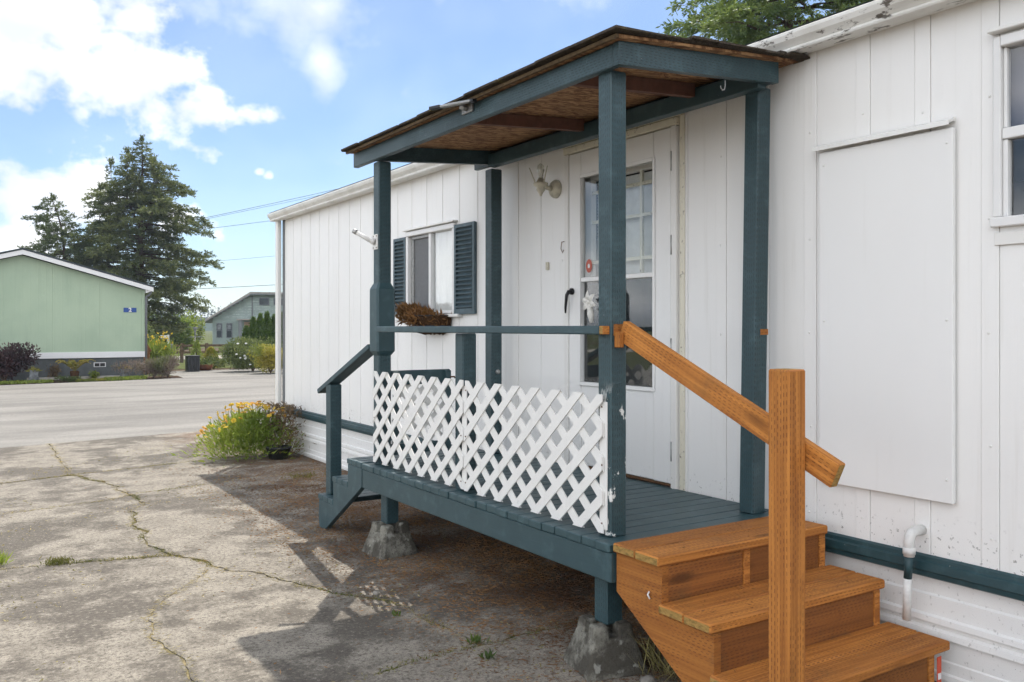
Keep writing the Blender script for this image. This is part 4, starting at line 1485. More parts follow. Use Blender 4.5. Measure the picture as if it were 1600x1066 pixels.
board('tag_print', (3.331, 1.9985, 0.06), (3.353, 1.9997, 0.085), 'sign_white', lt, 0)
# debris on the treads
p = np.concatenate([np.c_[rng.uniform(2.36, 3.32, 130), rng.uniform(y0, y0 + 0.26, 130), np.full(130, z)] for z, y0 in ((0.582, 2.53), (0.399, 2.26), (0.210, 2.01))])
D = rng.normal(size=p.shape) * (1, 1, 0.1)
tag(quads_mesh('stair_needles', blades(p, D, rng.uniform(0.008, 0.03, len(p)), rng.uniform(0.0015, 0.004, len(p)), rng), 'needle_litter'), 'fallen brown needles scattered on the orange stair treads', 'litter', kind='stuff')


# ------------------------------------------------------------------ pier blocks
def pier(loc, label, rot, seed, chipped):
    """cast pier block: tapered sides, four horns with a cross-shaped saddle"""
    bm = bmesh.new()
    N_ = 12
    rq = random.Random(seed)
    root = MB()
    B, Tp, Hh = 0.145, 0.085, 0.15

    def pt(u_, v_, z):
        k = B + (Tp + 0.012 - B) * min(z / Hh, 1.0)
        return (u_ * k, v_ * k, z)
    # base frustum rings
    for z in (0.0, 0.03, Hh):
        for u_, v_ in ((-1, -0.9), (-0.9, -1), (0.9, -1), (1, -0.9), (1, 0.9), (0.9, 1), (-0.9, 1), (-1, 0.9)):
            x_, y_, z_ = pt(u_, v_, z)
            root.v.append((x_ + rq.uniform(-.004, .004), y_ + rq.uniform(-.004, .004), z_ + rq.uniform(-.004, .004)))
    for i in range(2):
        for j in range(8):
            root.f.append((i * 8 + j, i * 8 + (j + 1) % 8, i * 8 + 8 + (j + 1) % 8, i * 8 + 8 + j))
    root.f += [tuple(range(8))[::-1], tuple(range(16, 24))]
    o = root.build('pier_block', 'pier_concrete', None, False, 0.006, loc, (0, 0, rot))
    tag(o, label, 'pier block', 'concrete pier blocks under the porch')
    for sx in (-1, 1):
        for sy in (-1, 1):
            if chipped and (sx, sy) == chipped:
                continue
            h = MB()
            hz = 0.055 * rq.uniform(0.85, 1.1)
            a0, a1 = 0.022, 0.098
            b1 = 0.088
            k = 0
            for (w1, z) in ((a1, Hh - 0.012), (b1, Hh + hz)):
                h.v += [(sx * a0, sy * a0, z), (sx * w1, sy * a0, z), (sx * w1, sy * w1 * 0.92, z), (sx * w1 * 0.92, sy * w1, z), (sx * a0, sy * w1, z)]
            h.f += [(0, 1, 2, 3, 4), (5, 6, 7, 8, 9)] + [(i, (i + 1) % 5, 5 + (i + 1) % 5, 5 + i) for i in range(5)]
            ho = h.build('horn', 'pier_concrete', None, False, 0.007, loc, (0, 0, rot))
            ho.parent = o
            ho.matrix_parent_inverse = o.matrix_basis.inverted()
    return o


pier((2.43, 5.20, 0.0), 'grey concrete pier block beside the teal side steps', R(6), 1, None)
pier((2.40, 2.955, 0.0), 'mossy chipped concrete pier block beside the orange stairs', R(-14), 2, None)
for k, (x, y, r_s, lb) in enumerate(((2.42, 2.70, 0.035, 'smooth grey cobble under the orange stairs beside dead grass'), (2.50, 2.60, 0.02, 'small dark pebble beside the orange stair stringer'), (1.985, 4.42, 0.022, 'pale broken concrete lump lying in the crack'))):
    bm = bmesh.new()
    bmesh.ops.create_icosphere(bm, subdivisions=2, radius=r_s)
    for v_ in bm.verts:
        v_.co *= 1 + 0.18 * math.sin(v_.co.x * 90 + k) * math.cos(v_.co.y * 70)
        v_.co.z *= 0.6
    me = bpy.data.meshes.new('stone')
    bm.to_mesh(me)
    bm.free()
    me.materials.append(MATS['stone'])
    me.shade_smooth()
    tag(link('stone', me, None, (x, y, r_s * 0.5)), lb, 'stone')


# ------------------------------------------------------------------ plants
def lumps_points(r, n, rx, ry, h, lumps=9, z0=0.08, shell=0.55):
    c = np.c_[r.normal(size=(lumps, 2)) * (rx * 0.42, ry * 0.42), r.uniform(0.3, 0.78, lumps) * h]
    rad = r.uniform(0.28, 0.5, lumps)
    k = r.integers(0, lumps, n)
    d = r.normal(size=(n, 3))
    d /= np.linalg.norm(d, axis=1, keepdims=True)
    s_ = (r.random(n) ** shell)[:, None]
    p_ = c[k] + d * s_ * rad[k][:, None] * np.array([rx * 1.45, ry * 1.45, h * 0.85])
    p_[:, 2] = np.clip(p_[:, 2], z0 * h * r.random(n), h * 1.05)
    return p_, d


def shrub(name, label, cat, loc, rx, ry, h, n, size, mat, seed, group=None, up=0.4, aspect=0.5, shell=0.5, lumps=9, stems=5):
    r = np.random.default_rng(seed)
    root = thing(name, label, cat, loc, group)
    p_, d = lumps_points(r, n, rx, ry, h, lumps, shell=shell)
    D_ = d * 0.7 + r.normal(size=d.shape) * 0.6 + (0, 0, up)
    q_ = blades(p_, D_, r.uniform(0.6, 1.3, n) * size, r.uniform(0.6, 1.2, n) * size * aspect, r)
    quads_mesh('foliage', q_, mat, root).location = loc
    root.children[-1].matrix_parent_inverse = root.matrix_basis.inverted()
    mb_ = MB()
    for k in range(stems):
        a_ = r.uniform(0, 6.28)
        e_ = (loc[0] + math.cos(a_) * rx * 0.5, loc[1] + math.sin(a_) * ry * 0.5, loc[2] + h * r.uniform(0.5, 0.8))
        mb_.tube([loc, ((loc[0] * 0.6 + e_[0] * 0.4), (loc[1] * 0.6 + e_[1] * 0.4), loc[2] + h * 0.35), e_], [0.012 + h * 0.01, 0.01 + h * 0.006, 0.004], 5)
    mb_.build('stem', 'twig', root)
    return root


def cone_shrub(name, label, cat, loc, rad, h, n, size, mat, seed, group=None):
    r = np.random.default_rng(seed)
    root = thing(name, label, cat, loc, group)
    z = r.random(n) ** 0.8
    a = r.uniform(0, 6.283, n)
    prof_ = np.sin(np.clip(1 - z, 0, 1) * 1.45) ** 0.7 * (0.75 + 0.25 * np.minimum(z / 0.15, 1))
    bumps = 1 + 0.14 * np.sin(a * 3 + z * 14 + seed) + 0.08 * np.sin(a * 7 - z * 23)
    rr_ = rad * prof_ * bumps * r.random(n) ** 0.28
    p_ = np.c_[np.cos(a) * rr_, np.sin(a) * rr_, z * h] + np.array(loc)
    D_ = np.c_[np.cos(a) * 0.45, np.sin(a) * 0.45, np.ones(n)] + r.normal(size=(n, 3)) * 0.3
    quads_mesh('foliage', blades(p_, D_, r.uniform(0.6, 1.3, n) * size, size * 0.35, r), mat, root)
    MB().tube([loc, (loc[0], loc[1], loc[2] + h * 0.7)], [0.04, 0.015], 6).build('trunk', 'bark', root)
    return root


# flowering clump at the corner of the home
fl = thing('flowering_plant', 'bushy green clump of yellow and orange daisies at the white house corner', 'plant', (2.98, 9.95, 0))
r = np.random.default_rng(31)
n = 5200
u_ = r.normal(size=n) * 0.20 - 0.05
w_ = r.normal(size=n) * 0.20
z_ = r.random(n) ** 0.75 * (0.50 - 0.9 * (u_ ** 2 + w_ ** 2)).clip(0.1)
pp = np.c_[2.93 + u_ * 1.05, 9.95 + w_, z_]
dd = np.c_[u_ * 2.0, w_ * 2.0, np.full(n, 0.75)] + r.normal(size=(n, 3)) * 0.5
quads_mesh('foliage', blades(pp, dd, r.uniform(0.04, 0.095, n), r.uniform(0.008, 0.018, n), r), 'leaf_bright', fl)
n = 1900
u_ = r.normal(size=n) * 0.11 + 0.30
w_ = r.normal(size=n) * 0.18 - 0.12
pp = np.c_[2.95 + u_, 9.95 + w_, 0.04 + r.random(n) ** 0.8 * (0.55 - 0.5 * (u_ - 0.25) ** 2)]
pp = pp[pp[:, 0] < X0 - 0.05]
dd = np.c_[np.full(len(pp), 0.1), np.zeros(len(pp)), np.full(len(pp), 0.2)] + r.normal(size=(len(pp), 3)) * 0.7
quads_mesh('dry_foliage', blades(pp, dd, r.uniform(0.03, 0.07, len(pp)), r.uniform(0.008, 0.02, len(pp)), r), 'leaf_dry', fl)


def flower_mesh(mat):
    mb_ = MB()
    for k in range(9):
        a_ = k * 2 * math.pi / 9
        c_, s_ = math.cos(a_), math.sin(a_)
        i = len(mb_.v)
        for (x_, y_, z_) in ((0.006, 0, 0.004), (0.02, 0.008, 0.006), (0.031, 0, -0.002), (0.02, -0.008, 0.006)):
            mb_.v.append((c_ * x_ - s_ * y_, s_ * x_ + c_ * y_, z_))
        mb_.f.append((i, i + 1, i + 2, i + 3))
    mb_.lathe([(0.010, 0.0), (0.009, 0.007), (0.004, 0.010)], seg=8)
    return mb_.build('flower', mat, fl)


fy, fo = flower_mesh('petal_yellow'), flower_mesh('petal_orange')
stem_mb = MB()
for k in range(64):
    src = fy if r.random() < 0.68 else fo
    o = src if (k == 0 and src is fy) else src.copy()
    if o is not src:
        COL.objects.link(o)
    uu, ww = r.normal() * 0.24 - 0.04, r.normal() * 0.20
    if k % 3 == 0:
        uu = r.uniform(-0.5, 0.1)
    hz = 0.60 - 0.75 * (uu ** 2 + ww ** 2) + r.uniform(-0.07, 0.05)
    x_, y_ = min(2.95 + uu, X0 - 0.06), 9.95 + ww
    o.location = (x_, y_, max(hz, 0.2))
    o.rotation_euler = (r.normal() * 0.5, r.normal() * 0.5 - 0.25, r.uniform(0, 6))
    sc_ = r.uniform(0.8, 1.35)
    o.scale = (sc_, sc_, sc_)
    stem_mb.tube([(x_ * 0.85 + 2.95 * 0.15, y_ * 0.85 + 9.95 * 0.15, 0.15), (x_, y_, max(hz, 0.2))], 0.003, 4)
fo.location = (2.6, 9.9, 0.42)
stem_mb.build('stem', 'leaf_bright', fl)
tag(MB().lathe([(0.10, 0), (0.135, 0.12), (0.142, 0.12), (0.142, 0.14), (0.12, 0.14), (0.11, 0.11)], (3.13, 9.62, 0.0), 18).build('plant_pot', 'planter_black', None, True), 'low dark plastic pot at the foot of the daisies', 'pot')


# conifers
CR = Vector((math.cos(R(33)), -math.sin(R(33)), 0))      # the way a viewer on the driveway sees as sideways


def interp(tab, h):
    hs = [a for a, b in tab]
    return np.interp(h, hs, [b for a, b in tab])


def conifer(name, label, base, H_, left, right, nb, seed, mat, dens=1.0, blade=0.15, droop=0.28, bare=0.12, tips=(), lean=0.0, rough=0.35):
    """trunk, whorled branches of uneven length, and hanging sprays of needles; tips are side leaders in the upper crown"""
    r = np.random.default_rng(seed)
    root = thing(name, label, 'tree', base)
    cr = np.array(CR)
    fw = np.array((math.sin(R(33)), math.cos(R(33)), 0))

    def axis(bb, f, HH):
        return np.array([bb[0], bb[1], base[2] + f * HH]) + cr * (lean * max(f - 0.55, 0) ** 2 * HH + 0.05 * math.sin(f * 9))
    tr = MB()
    tr.tube([tuple(axis(base, i / 10, H_)) for i in range(11)], [0.022 * H_ * (1 - 0.97 * i / 10) + 0.004 for i in range(11)], 9)
    br = MB()
    Pn, Dn, Ln = [], [], []

    def spray(q_, td, tl):
        nn = max(int(tl / blade * 8), 5)
        s_ = r.random((nn, 1))
        Pn.append(q_ + td * s_ * tl + r.normal(size=(nn, 3)) * 0.025)
        Dn.append(np.repeat(td[None], nn, 0) + r.normal(size=(nn, 3)) * 0.5 + (0, 0, 0.15))
        Ln.append(r.uniform(0.7, 1.3, nn) * blade)
    stems = [(np.array(base), H_, 1.0, bare, nb)]
    for dp, hh, sc_, f0, n_ in tips:
        bb = np.array(base) + np.array(dp)
        stems.append((bb, hh, sc_, f0, n_))
        tr.tube([tuple(axis(base, f0 * 0.85, hh)), tuple(axis(bb, f0 + 0.05, hh)), tuple(axis(bb, 1.0, hh))], [0.06, 0.045, 0.006], 6)
    for (bb, HH, sc_, f0, m_) in stems:
        for k in range(m_):
            f = f0 + (0.99 - f0) * ((k + r.random()) / m_) ** 0.92
            az_ = k * 2.39996 + r.normal() * 0.35
            ca, sa = math.cos(az_), math.sin(az_)
            if sc_ == 1.0:
                Lr, Ll = interp(right, f), interp(left, f)
            else:
                Lr = Ll = sc_ * ((1 - f) / (1 - f0)) ** 0.7 * (0.6 + 0.4 * min(1, (f - f0) * 12))
            side = Lr if ca > 0 else Ll
            L = math.sqrt((ca * side) ** 2 + (sa * 0.5 * (Lr + Ll)) ** 2)
            L *= r.uniform(1 - rough * 1.3, 1 + rough * 0.55) * (1 + 0.16 * math.sin(f * 31 + ca * 3 + seed))
            L = max(L, 0.22)
            d = cr * ca + fw * sa
            st_ = axis(bb, f, HH)
            lift = r.uniform(0.0, 0.28) + 0.9 * max(f - 0.8, 0) * 2
            nseg = 6
            tt = np.linspace(0, 1, nseg + 1)[:, None]
            pts = st_ + d * tt * L + np.array([0, 0, 1]) * (lift * L * tt - (droop + lift) * L * tt ** 2 + 0.30 * L * np.maximum(tt - 0.6, 0))
            pts += r.normal(size=pts.shape) * 0.025 * L * tt
            br.tube([tuple(p_) for p_ in pts[::2]], [0.006 + 0.012 * L, 0.005 + 0.008 * L, 0.004 + 0.003 * L, 0.004], 4, False)
            nt_ = max(int(L * 8 * dens), 3)
            for j in range(nt_):
                t_ = 0.30 + 0.70 * ((j + r.random()) / nt_) ** 0.8
                i0 = min(int(t_ * nseg), nseg - 1)
                q_ = pts[i0] + (pts[i0 + 1] - pts[i0]) * (t_ * nseg - i0)
                lat = np.cross(d, (0, 0, 1)) * r.choice((-1, 1))
                tl = (0.12 + 0.34 * (1 - t_)) * min(L, 2.4) * r.uniform(0.5, 1.1) + 0.12
                td = lat * r.uniform(0.3, 1.0) + d * r.uniform(0.35, 1.0) + np.array((0, 0, r.uniform(-0.6, 0.15)))
                spray(q_, td / np.linalg.norm(td), tl)
        for k in range(10):
            td = np.array((r.normal() * 0.35, r.normal() * 0.35, 1.0))
            spray(axis(bb, 0.96 + 0.035 * r.random(), HH), td / np.linalg.norm(td), 0.28)
    tr.build('trunk', 'bark', root, True)
    br.build('branches', 'bark', root)
    Pn, Dn, Ln = np.concatenate(Pn), np.concatenate(Dn), np.concatenate(Ln)
    quads_mesh('crown', blades(Pn, Dn, Ln, Ln * 0.30, r), mat, root)
    return root


conifer('spruce_tree', 'tall broad dark spruce behind the pale green house', (8.28, 47, 0), 10.95,
        [(0, 2.8), (0.15, 3.3), (0.3, 3.9), (0.45, 3.7), (0.55, 3.2), (0.62, 2.6), (0.75, 1.9), (0.9, 0.8), (1, 0.12)],
        [(0, 1.2), (0.15, 1.9), (0.25, 2.4), (0.33, 2.9), (0.38, 3.9), (0.43, 3.0), (0.5, 2.9), (0.6, 2.75), (0.75, 2.2), (0.88, 1.2), (1, 0.12)], 245, 4, 'needle_dark', 1.1, 0.15, 0.24, 0.13, rough=0.46,
        tips=[(tuple(CR * -0.75), 10.35, 1.0, 0.72, 40), (tuple(CR * -1.55), 9.75, 1.15, 0.62, 46), (tuple(CR * -2.1), 8.6, 1.1, 0.52, 34), (tuple(CR * 0.6), 9.9, 1.0, 0.7, 30)])
conifer('thin_conifer', 'thin sparse pale conifer behind the green house ridge', (4.85, 47, 0), 7.75,
        [(0, 1.6), (0.5, 1.7), (0.7, 1.6), (0.85, 1.1), (0.95, 0.7), (1, 0.5)], [(0, 2.0), (0.5, 2.0), (0.7, 1.5), (0.85, 0.6), (0.95, 0.3), (1, 0.1)], 110, 9, 'needle_pale', 1.5, 0.14, 0.05, 0.3, lean=-0.45)
conifer('fir_tree', 'bright green conifer rising behind the white mobile home roof', (17.3, 14.2, 0), 13.5,
        [(0, 3.0), (0.3, 3.6), (0.5, 3.5), (0.65, 3.2), (0.8, 2.2), (1, 0.2)], [(0, 3.0), (0.5, 4.0), (0.65, 3.6), (0.8, 2.4), (1, 0.2)], 210, 15, 'needle_fresh', 1.2, 0.12, 0.22, 0.25)


def broadleaf(name, label, loc, rx, ry, h, n, size, mat, seed, group=None):
    r = np.random.default_rng(seed)
    root = thing(name, label, 'tree', loc, group)
    tr = MB().tube([loc, (loc[0] + 0.1, loc[1], loc[2] + h * 0.55)], [0.05 * h, 0.02 * h], 7)
    for k in range(5):
        a_ = k * 1.3 + r.random()
        tr.tube([(loc[0] + 0.05, loc[1], loc[2] + h * 0.3), (loc[0] + math.cos(a_) * rx * 0.5, loc[1] + math.sin(a_) * ry * 0.5, loc[2] + h * 0.7)], [0.02 * h, 0.006 * h], 5)
    tr.build('trunk', 'bark', root)
    p_, d = lumps_points(r, n, rx, ry, h, 14, 0.3)
    D_ = d + r.normal(size=d.shape) * 0.6
    quads_mesh('crown', blades(p_ + np.array(loc), D_, r.uniform(0.6, 1.3, n) * size, size * 0.6, r), mat, root)
    return root


# ------------------------------------------------------------------ pale green neighbour
gh = thing('green_house', 'pale green gabled house with white skirt band across the road', 'house', (1.8, 30, 0))
for k in range(6):
    a, b = 5.0 - (k + 1) * 1.22, 5.0 - k * 1.22
    mb = MB()

    def top(x):
        return 3.50 - 0.281 * abs(x - 1.80)
    pts = [(a + 0.0007, 0.74), (b - 0.0007, 0.74), (b - 0.0007, top(b))]
    if a < 1.8 < b:
        pts.append((1.8, top(1.8)))
    pts.append((a + 0.002, top(a)))
    mb.prism(pts, 'y', 28.0, 28.1).build('siding_panel', 'green_siding', gh)
MB().box((-1.9, 28.12, 0.0), (4.98, 40, 2.5)).build('wall', 'green_siding', gh)
board('corner_board', (4.93, 27.975, 0.745), (5.02, 27.998, 2.6), 'green_siding', gh, 0.004)
board('skirt_band', (-1.6, 27.96, 0.587), (5.03, 28.0, 0.76), 'neighbour_trim', gh, 0.004)
MB().box((-1.6, 28.03, -0.03), (5.0, 28.09, 0.62)).build('skirt_wall', 'skirt_grey', gh)
for sg in (1, -1):
    MB().prism([(1.8, 3.635), (1.8 + sg * 3.42, 2.672), (1.8 + sg * 3.42, 2.545), (1.8, 3.508)], 'y', 27.72, 27.76).build('barge_board', 'neighbour_trim', gh)
    MB().prism([(1.8, 3.69), (1.8 + sg * 3.46, 2.715), (1.8 + sg * 3.46, 2.675), (1.8, 3.645)], 'y', 27.70, 40.2).build('roof', 'dark_roof', gh)
MB().prism([(5.02, 2.50), (5.18, 2.56), (5.18, 2.66), (5.02, 2.66)], 'y', 27.78, 40).build('soffit', 'neighbour_trim', gh)
MB().tube([(5.17, 27.85, 2.56), (5.14, 27.9, 2.46), (5.06, 27.95, 2.40), (5.055, 27.96, 2.3), (5.055, 27.96, 0.05)], 0.035, 8).build('downspout', 'grey_metal', gh, True)
vt = board('crawl_vent', (3.63, 28.012, 0.315), (3.955, 28.028, 0.45), 'neighbour_trim', gh, 0.003)
for xa, xb in ((3.655, 3.785), (3.80, 3.93)):
    board('vent_opening', (xa, 28.005, 0.335), (xb, 28.0105, 0.43), 'dark_interior', vt, 0)
sg_ = board('number_sign', (4.432, 27.985, 1.925), (4.79, 27.998, 2.06), 'blue_sign', gh, 0.002)
tag(sg_, 'blue house number sign reading 2')
cu = bpy.data.curves.new('number_text', 'FONT')
cu.body = '2'
cu.size = 0.17
cu.align_x = 'CENTER'
cu.align_y = 'CENTER'
cu.extrude = 0.002
cu.offset = 0.005
tmp = bpy.data.objects.new('tmp', cu)
COL.objects.link(tmp)
bpy.context.view_layer.update()
nm_ = bpy.data.meshes.new_from_object(tmp.evaluated_get(bpy.context.evaluated_depsgraph_get()))
bpy.data.objects.remove(tmp)
nm_.materials.clear()
nm_.materials.append(MATS['sign_white'])
link('number', nm_, sg_, (4.612, 27.98, 1.992), (R(90), 0, 0))
board('splash_kerb', (1.9, 27.6, -0.02), (4.3, 27.75, 0.07), 'pale_gravel', gh, 0.01)
board('wall_outlet', (1.99, 27.985, 0.83), (2.12, 27.998, 0.87), 'neighbour_trim', gh, 0.003)
sheet('planting_bed', [(-6, far_y(-6) + 0.1), (5.85, far_y(5.85) + 0.1), (5.95, 27.95), (-6, 27.95)], 0.0, 'mulch', 0.05)

sr = thing('stair_rail', 'short reddish cedar stair railing beside the green house', 'railing', (5.35, 29.5, 0))
for k in range(4):
    board('rail_board', (5.20 + k * 0.065, 29.5, 0.0), (5.255 + k * 0.065, 29.54, 1.15 - k * 0.12), 'cedar_wood', sr, 0.004)
beam('hand_rail', (5.16, 29.52, 1.24), (5.48, 29.52, 0.72), 0.08, 0.05, 'cedar_wood', sr)

shrub('purple_shrub', 'rounded dark purple-leaved shrub against the green house skirt', 'shrub', (1.32, 27.2, 0), 0.80, 0.5, 0.95, 8000, 0.09, 'leaf_purple', 41)
shrub('lavender_bush', 'long mauve-grey lavender bush at the road by the green house corner', 'bush', (5.05, 26.95, 0), 0.80, 0.35, 0.50, 4200, 0.11, 'leaf_lavender', 42, up=0.9, aspect=0.18)
shrub('heather_bush', 'taller brownish heather beside the lavender at the drive entrance', 'bush', (5.5, 27.1, 0), 0.40, 0.3, 0.58, 2200, 0.10, 'leaf_lavender', 43, up=0.9, aspect=0.2)
shrub('low_plant', 'low grey-green mat plant near the fern at the road edge', 'plant', (2.75, 26.35, 0), 0.36, 0.2, 0.15, 700, 0.05, 'leaf_rose', 44)
shrub('lime_plant', 'small lime green mound below the skirt vent', 'plant', (3.62, 27.6, 0), 0.17, 0.15, 0.24, 500, 0.05, 'leaf_lime', 45)
shrub('dry_shrub', 'small wispy yellowish shrub between purple shrub and fern', 'shrub', (2.6, 27.7, 0), 0.2, 0.15, 0.45, 300, 0.07, 'leaf_dry', 46)
for k, (x, y, a, b, h, m, lb) in enumerate(((1.55, 26.25, 0.85, 0.16, 0.10, 'leaf_lime', 'lime groundcover along the road in front of the purple shrub'), (4.25, 26.55, 0.55, 0.14, 0.12, 'leaf_lime', 'lime groundcover along the road beside the lavender bush'), (3.35, 26.42, 0.35, 0.12, 0.08, 'leaf_gold', 'yellowish groundcover along the road before the fern'))):
    r = np.random.default_rng(60 + k)
    n = 2200
    pp = np.c_[r.uniform(-1, 1, n) * a, r.normal(size=n) * b * 0.6, np.zeros(n)] + (x, y + 0.0, 0.0)
    pp[:, 1] += 0.2 * (pp[:, 0] - x)
    dd = r.normal(size=(n, 3)) * 0.6 + (0, 0, 0.7)
    tag(quads_mesh('ground_cover', blades(pp, dd, r.uniform(0.5, 1.1, n) * h, 0.03, r), m), lb, 'plant', kind='stuff')
# fern
fe = thing('fern', 'golden fern arching in front of the grey skirt', 'fern', (3.03, 27.15, 0.05))
r = np.random.default_rng(51)
for k in range(17):
    a = k * 0.37 * 2.4
    L = r.uniform(0.42, 0.56)
    V_ = []
    for i in range(15):
        t_ = i / 15
        c0 = np.array((3.03 + math.cos(a) * L * t_, 27.15 + math.sin(a) * L * t_ * 0.7, 0.27 + 0.55 * L * math.sin(t_ * 2.3)))
        for sg in (-1, 1):
            d_ = np.array((-math.sin(a) * sg, math.cos(a) * sg, -0.15)) + np.array((math.cos(a), math.sin(a), 0)) * 0.4
            V_.append((c0, d_, 0.12 * math.sin(0.35 + t_ * 2.6)))
    quads_mesh('frond', blades(np.array([v_[0] for v_ in V_]), np.array([v_[1] for v_ in V_]), np.array([v_[2] for v_ in V_]), 0.045, r), 'leaf_fern', fe)
MB().lathe([(0.10, 0), (0.12, 0.24), (0.10, 0.26)], (3.03, 27.15, 0.0), 12).build('stump', 'coco_fibre', fe, True)
for (x, y, lb, sd_) in ((1.99, 26.62, 'grey flared pot of yellow-green plant beside the purple shrub', 71), (4.30, 27.0, 'grey flared pot of yellow-green plant beside the lavender', 72)):
    pt_ = thing('potted_plant', lb, 'potted plant', (x, y, 0))
    MB().lathe([(0.15, 0.02), (0.10, 0.2), (0.115, 0.33), (0.10, 0.33), (0.09, 0.30)], (x, y, 0), 14).build('pot', 'pot_grey', pt_, True)
    r = np.random.default_rng(sd_)
    pp = np.c_[r.normal(size=(160, 2)) * 0.05, np.full(160, 0.30)] + (x, y, 0)
    dd = r.normal(size=(160, 3)) * (1, 1, 0.3) + (0, 0, 0.45)
    quads_mesh('leaves', blades(pp, dd, r.uniform(0.08, 0.17, 160), 0.035, r), 'leaf_fern', pt_)

# ------------------------------------------------------------------ beyond: garden, fence, far house
bx = thing('planter_box', 'tall black ribbed planter box at the end of the drive', 'planter', (7.0, 30.6, 0))
board('box_body', (6.82, 30.5, -0.02), (7.22, 30.86, 0.50), 'planter_black', bx, 0.01)
for k in range(6):
    board('box_rib', (6.835 + k * 0.065, 30.48, 0.0), (6.87 + k * 0.065, 30.499, 0.49), 'planter_black', bx, 0.004)
board('box_rim', (6.80, 30.47, 0.50), (7.24, 30.88, 0.525), 'planter_black', bx, 0.006)
tp = thing('terracotta_bowl', 'low terracotta bowl of greenery beside the black planter box', 'potted plant', (7.55, 31.2, 0))
MB().lathe([(0.2, 0), (0.29, 0.16), (0.30, 0.2), (0.26, 0.2), (0.25, 0.17)], (7.55, 31.2, 0), 16).build('bowl', 'terracotta', tp, True)
r = np.random.default_rng(81)
pp = np.c_[r.normal(size=(260, 2)) * 0.13, np.full(260, 0.16)] + (7.55, 31.2, 0)
quads_mesh('leaves', blades(pp, r.normal(size=(260, 3)) * (0.8, 0.8, 0.3) + (0, 0, 0.7), r.uniform(0.1, 0.3, 260), 0.04, r), 'leaf_rose', tp)

cone_shrub('gold_shrub', 'small gold-green upright shrub behind the black planter box', 'shrub', (8.3, 35.6, 0), 0.24, 0.90, 700, 0.10, 'leaf_lime', 91)
cone_shrub('gold_shrub', 'rounded yellow-green shrub beside the terracotta bowl', 'shrub', (8.05, 32.4, 0), 0.36, 0.72, 1200, 0.09, 'leaf_gold', 92)
shrub('lamium_plant', 'silvery low foliage in front of the rounded yellow-green shrub', 'plant', (7.95, 31.6, 0), 0.42, 0.3, 0.42, 900, 0.07, 'leaf_rose', 93)
cone_shrub('dwarf_conifer', 'narrow dark dwarf conifer before the fence', 'shrub', (9.45, 35.2, 0), 0.27, 0.75, 800, 0.09, 'leaf_cedar', 94)
cone_shrub('dwarf_conifer', 'dark green rounded dwarf conifer beside the rose bush', 'shrub', (9.0, 31.6, 0), 0.45, 0.95, 1500, 0.10, 'leaf_cedar', 95)
shrub('rose_bush', 'large loose rose bush with white blooms by the drive', 'bush', (8.75, 29.6, 0), 0.95, 0.6, 1.08, 9000, 0.085, 'leaf_rose', 96, lumps=14)
shrub('yellow_bush', 'yellow-leaved bush half hidden by the white house corner', 'bush', (8.85, 28.0, 0), 0.66, 0.5, 0.86, 7000, 0.08, 'leaf_gold', 97, lumps=12)
rose = bpy.data.objects['rose_bush']
r = np.random.default_rng(98)
bl_ = MB().lathe([(0.012, 0), (0.04, 0.015), (0.045, 0.03), (0.03, 0.045), (0.01, 0.05)], seg=7).build('bloom', 'sign_white', rose, True, 0, (8.3, 29.0, 0.5))
for k in range(14):
    o = bl_.copy()
    COL.objects.link(o)
    o.location = (8.62 + r.uniform(-0.65, 0.65), 29.5 - r.uniform(0.45, 0.62), r.uniform(0.2, 0.95))
lily = thing('lily_clump', 'tall clump of yellow lilies and grassy leaves beside the stair rail', 'plant', (6.05, 31.4, 0))
r = np.random.default_rng(99)
n = 1500
pp = np.c_[r.normal(size=n) * 0.22, r.normal(size=n) * 0.22, np.zeros(n)] + (6.0, 31.4, 0)
pp[:, 2] = r.random(n) * 0.7
dd = r.normal(size=(n, 3)) * 0.35 + (0, 0, 1)
quads_mesh('leaves', blades(pp, dd, r.uniform(0.25, 0.55, n), 0.035, r), 'leaf_lime', lily)
n = 46
pp = np.c_[r.normal(size=n) * 0.26, r.normal(size=n) * 0.24, r.uniform(0.75, 1.3, n)] + (6.05, 31.4, 0)
ff = np.concatenate([blades(pp, r.normal(size=(n, 3)) + (0, 0, 0.6), 0.09, 0.05, r) for _ in range(4)])
quads_mesh('blooms', ff, 'petal_yellow', lily)
broadleaf('garden_tree', 'pale leafy small tree beside the lily clump', (5.95, 33.0, 0), 0.45, 0.5, 1.5, 2600, 0.10, 'leaf_rose', 101)

for k, (x, h) in enumerate(((9.55, 1.45), (9.85, 1.80), (10.15, 1.92), (10.45, 2.0), (10.75, 1.9), (11.05, 2.0))):
    o = cone_shrub('cedar_hedge_tree', ('clipped columnar cedar, %s from the drive end of the hedge row' % ('first', 'second', 'third', 'fourth', 'fifth', 'sixth')[k]), 'tree', (x, 33.2 + 0.1 * k, 0), 0.24, h, 1500, 0.13, 'leaf_cedar', 110 + k, 'columnar cedars in a hedge row')

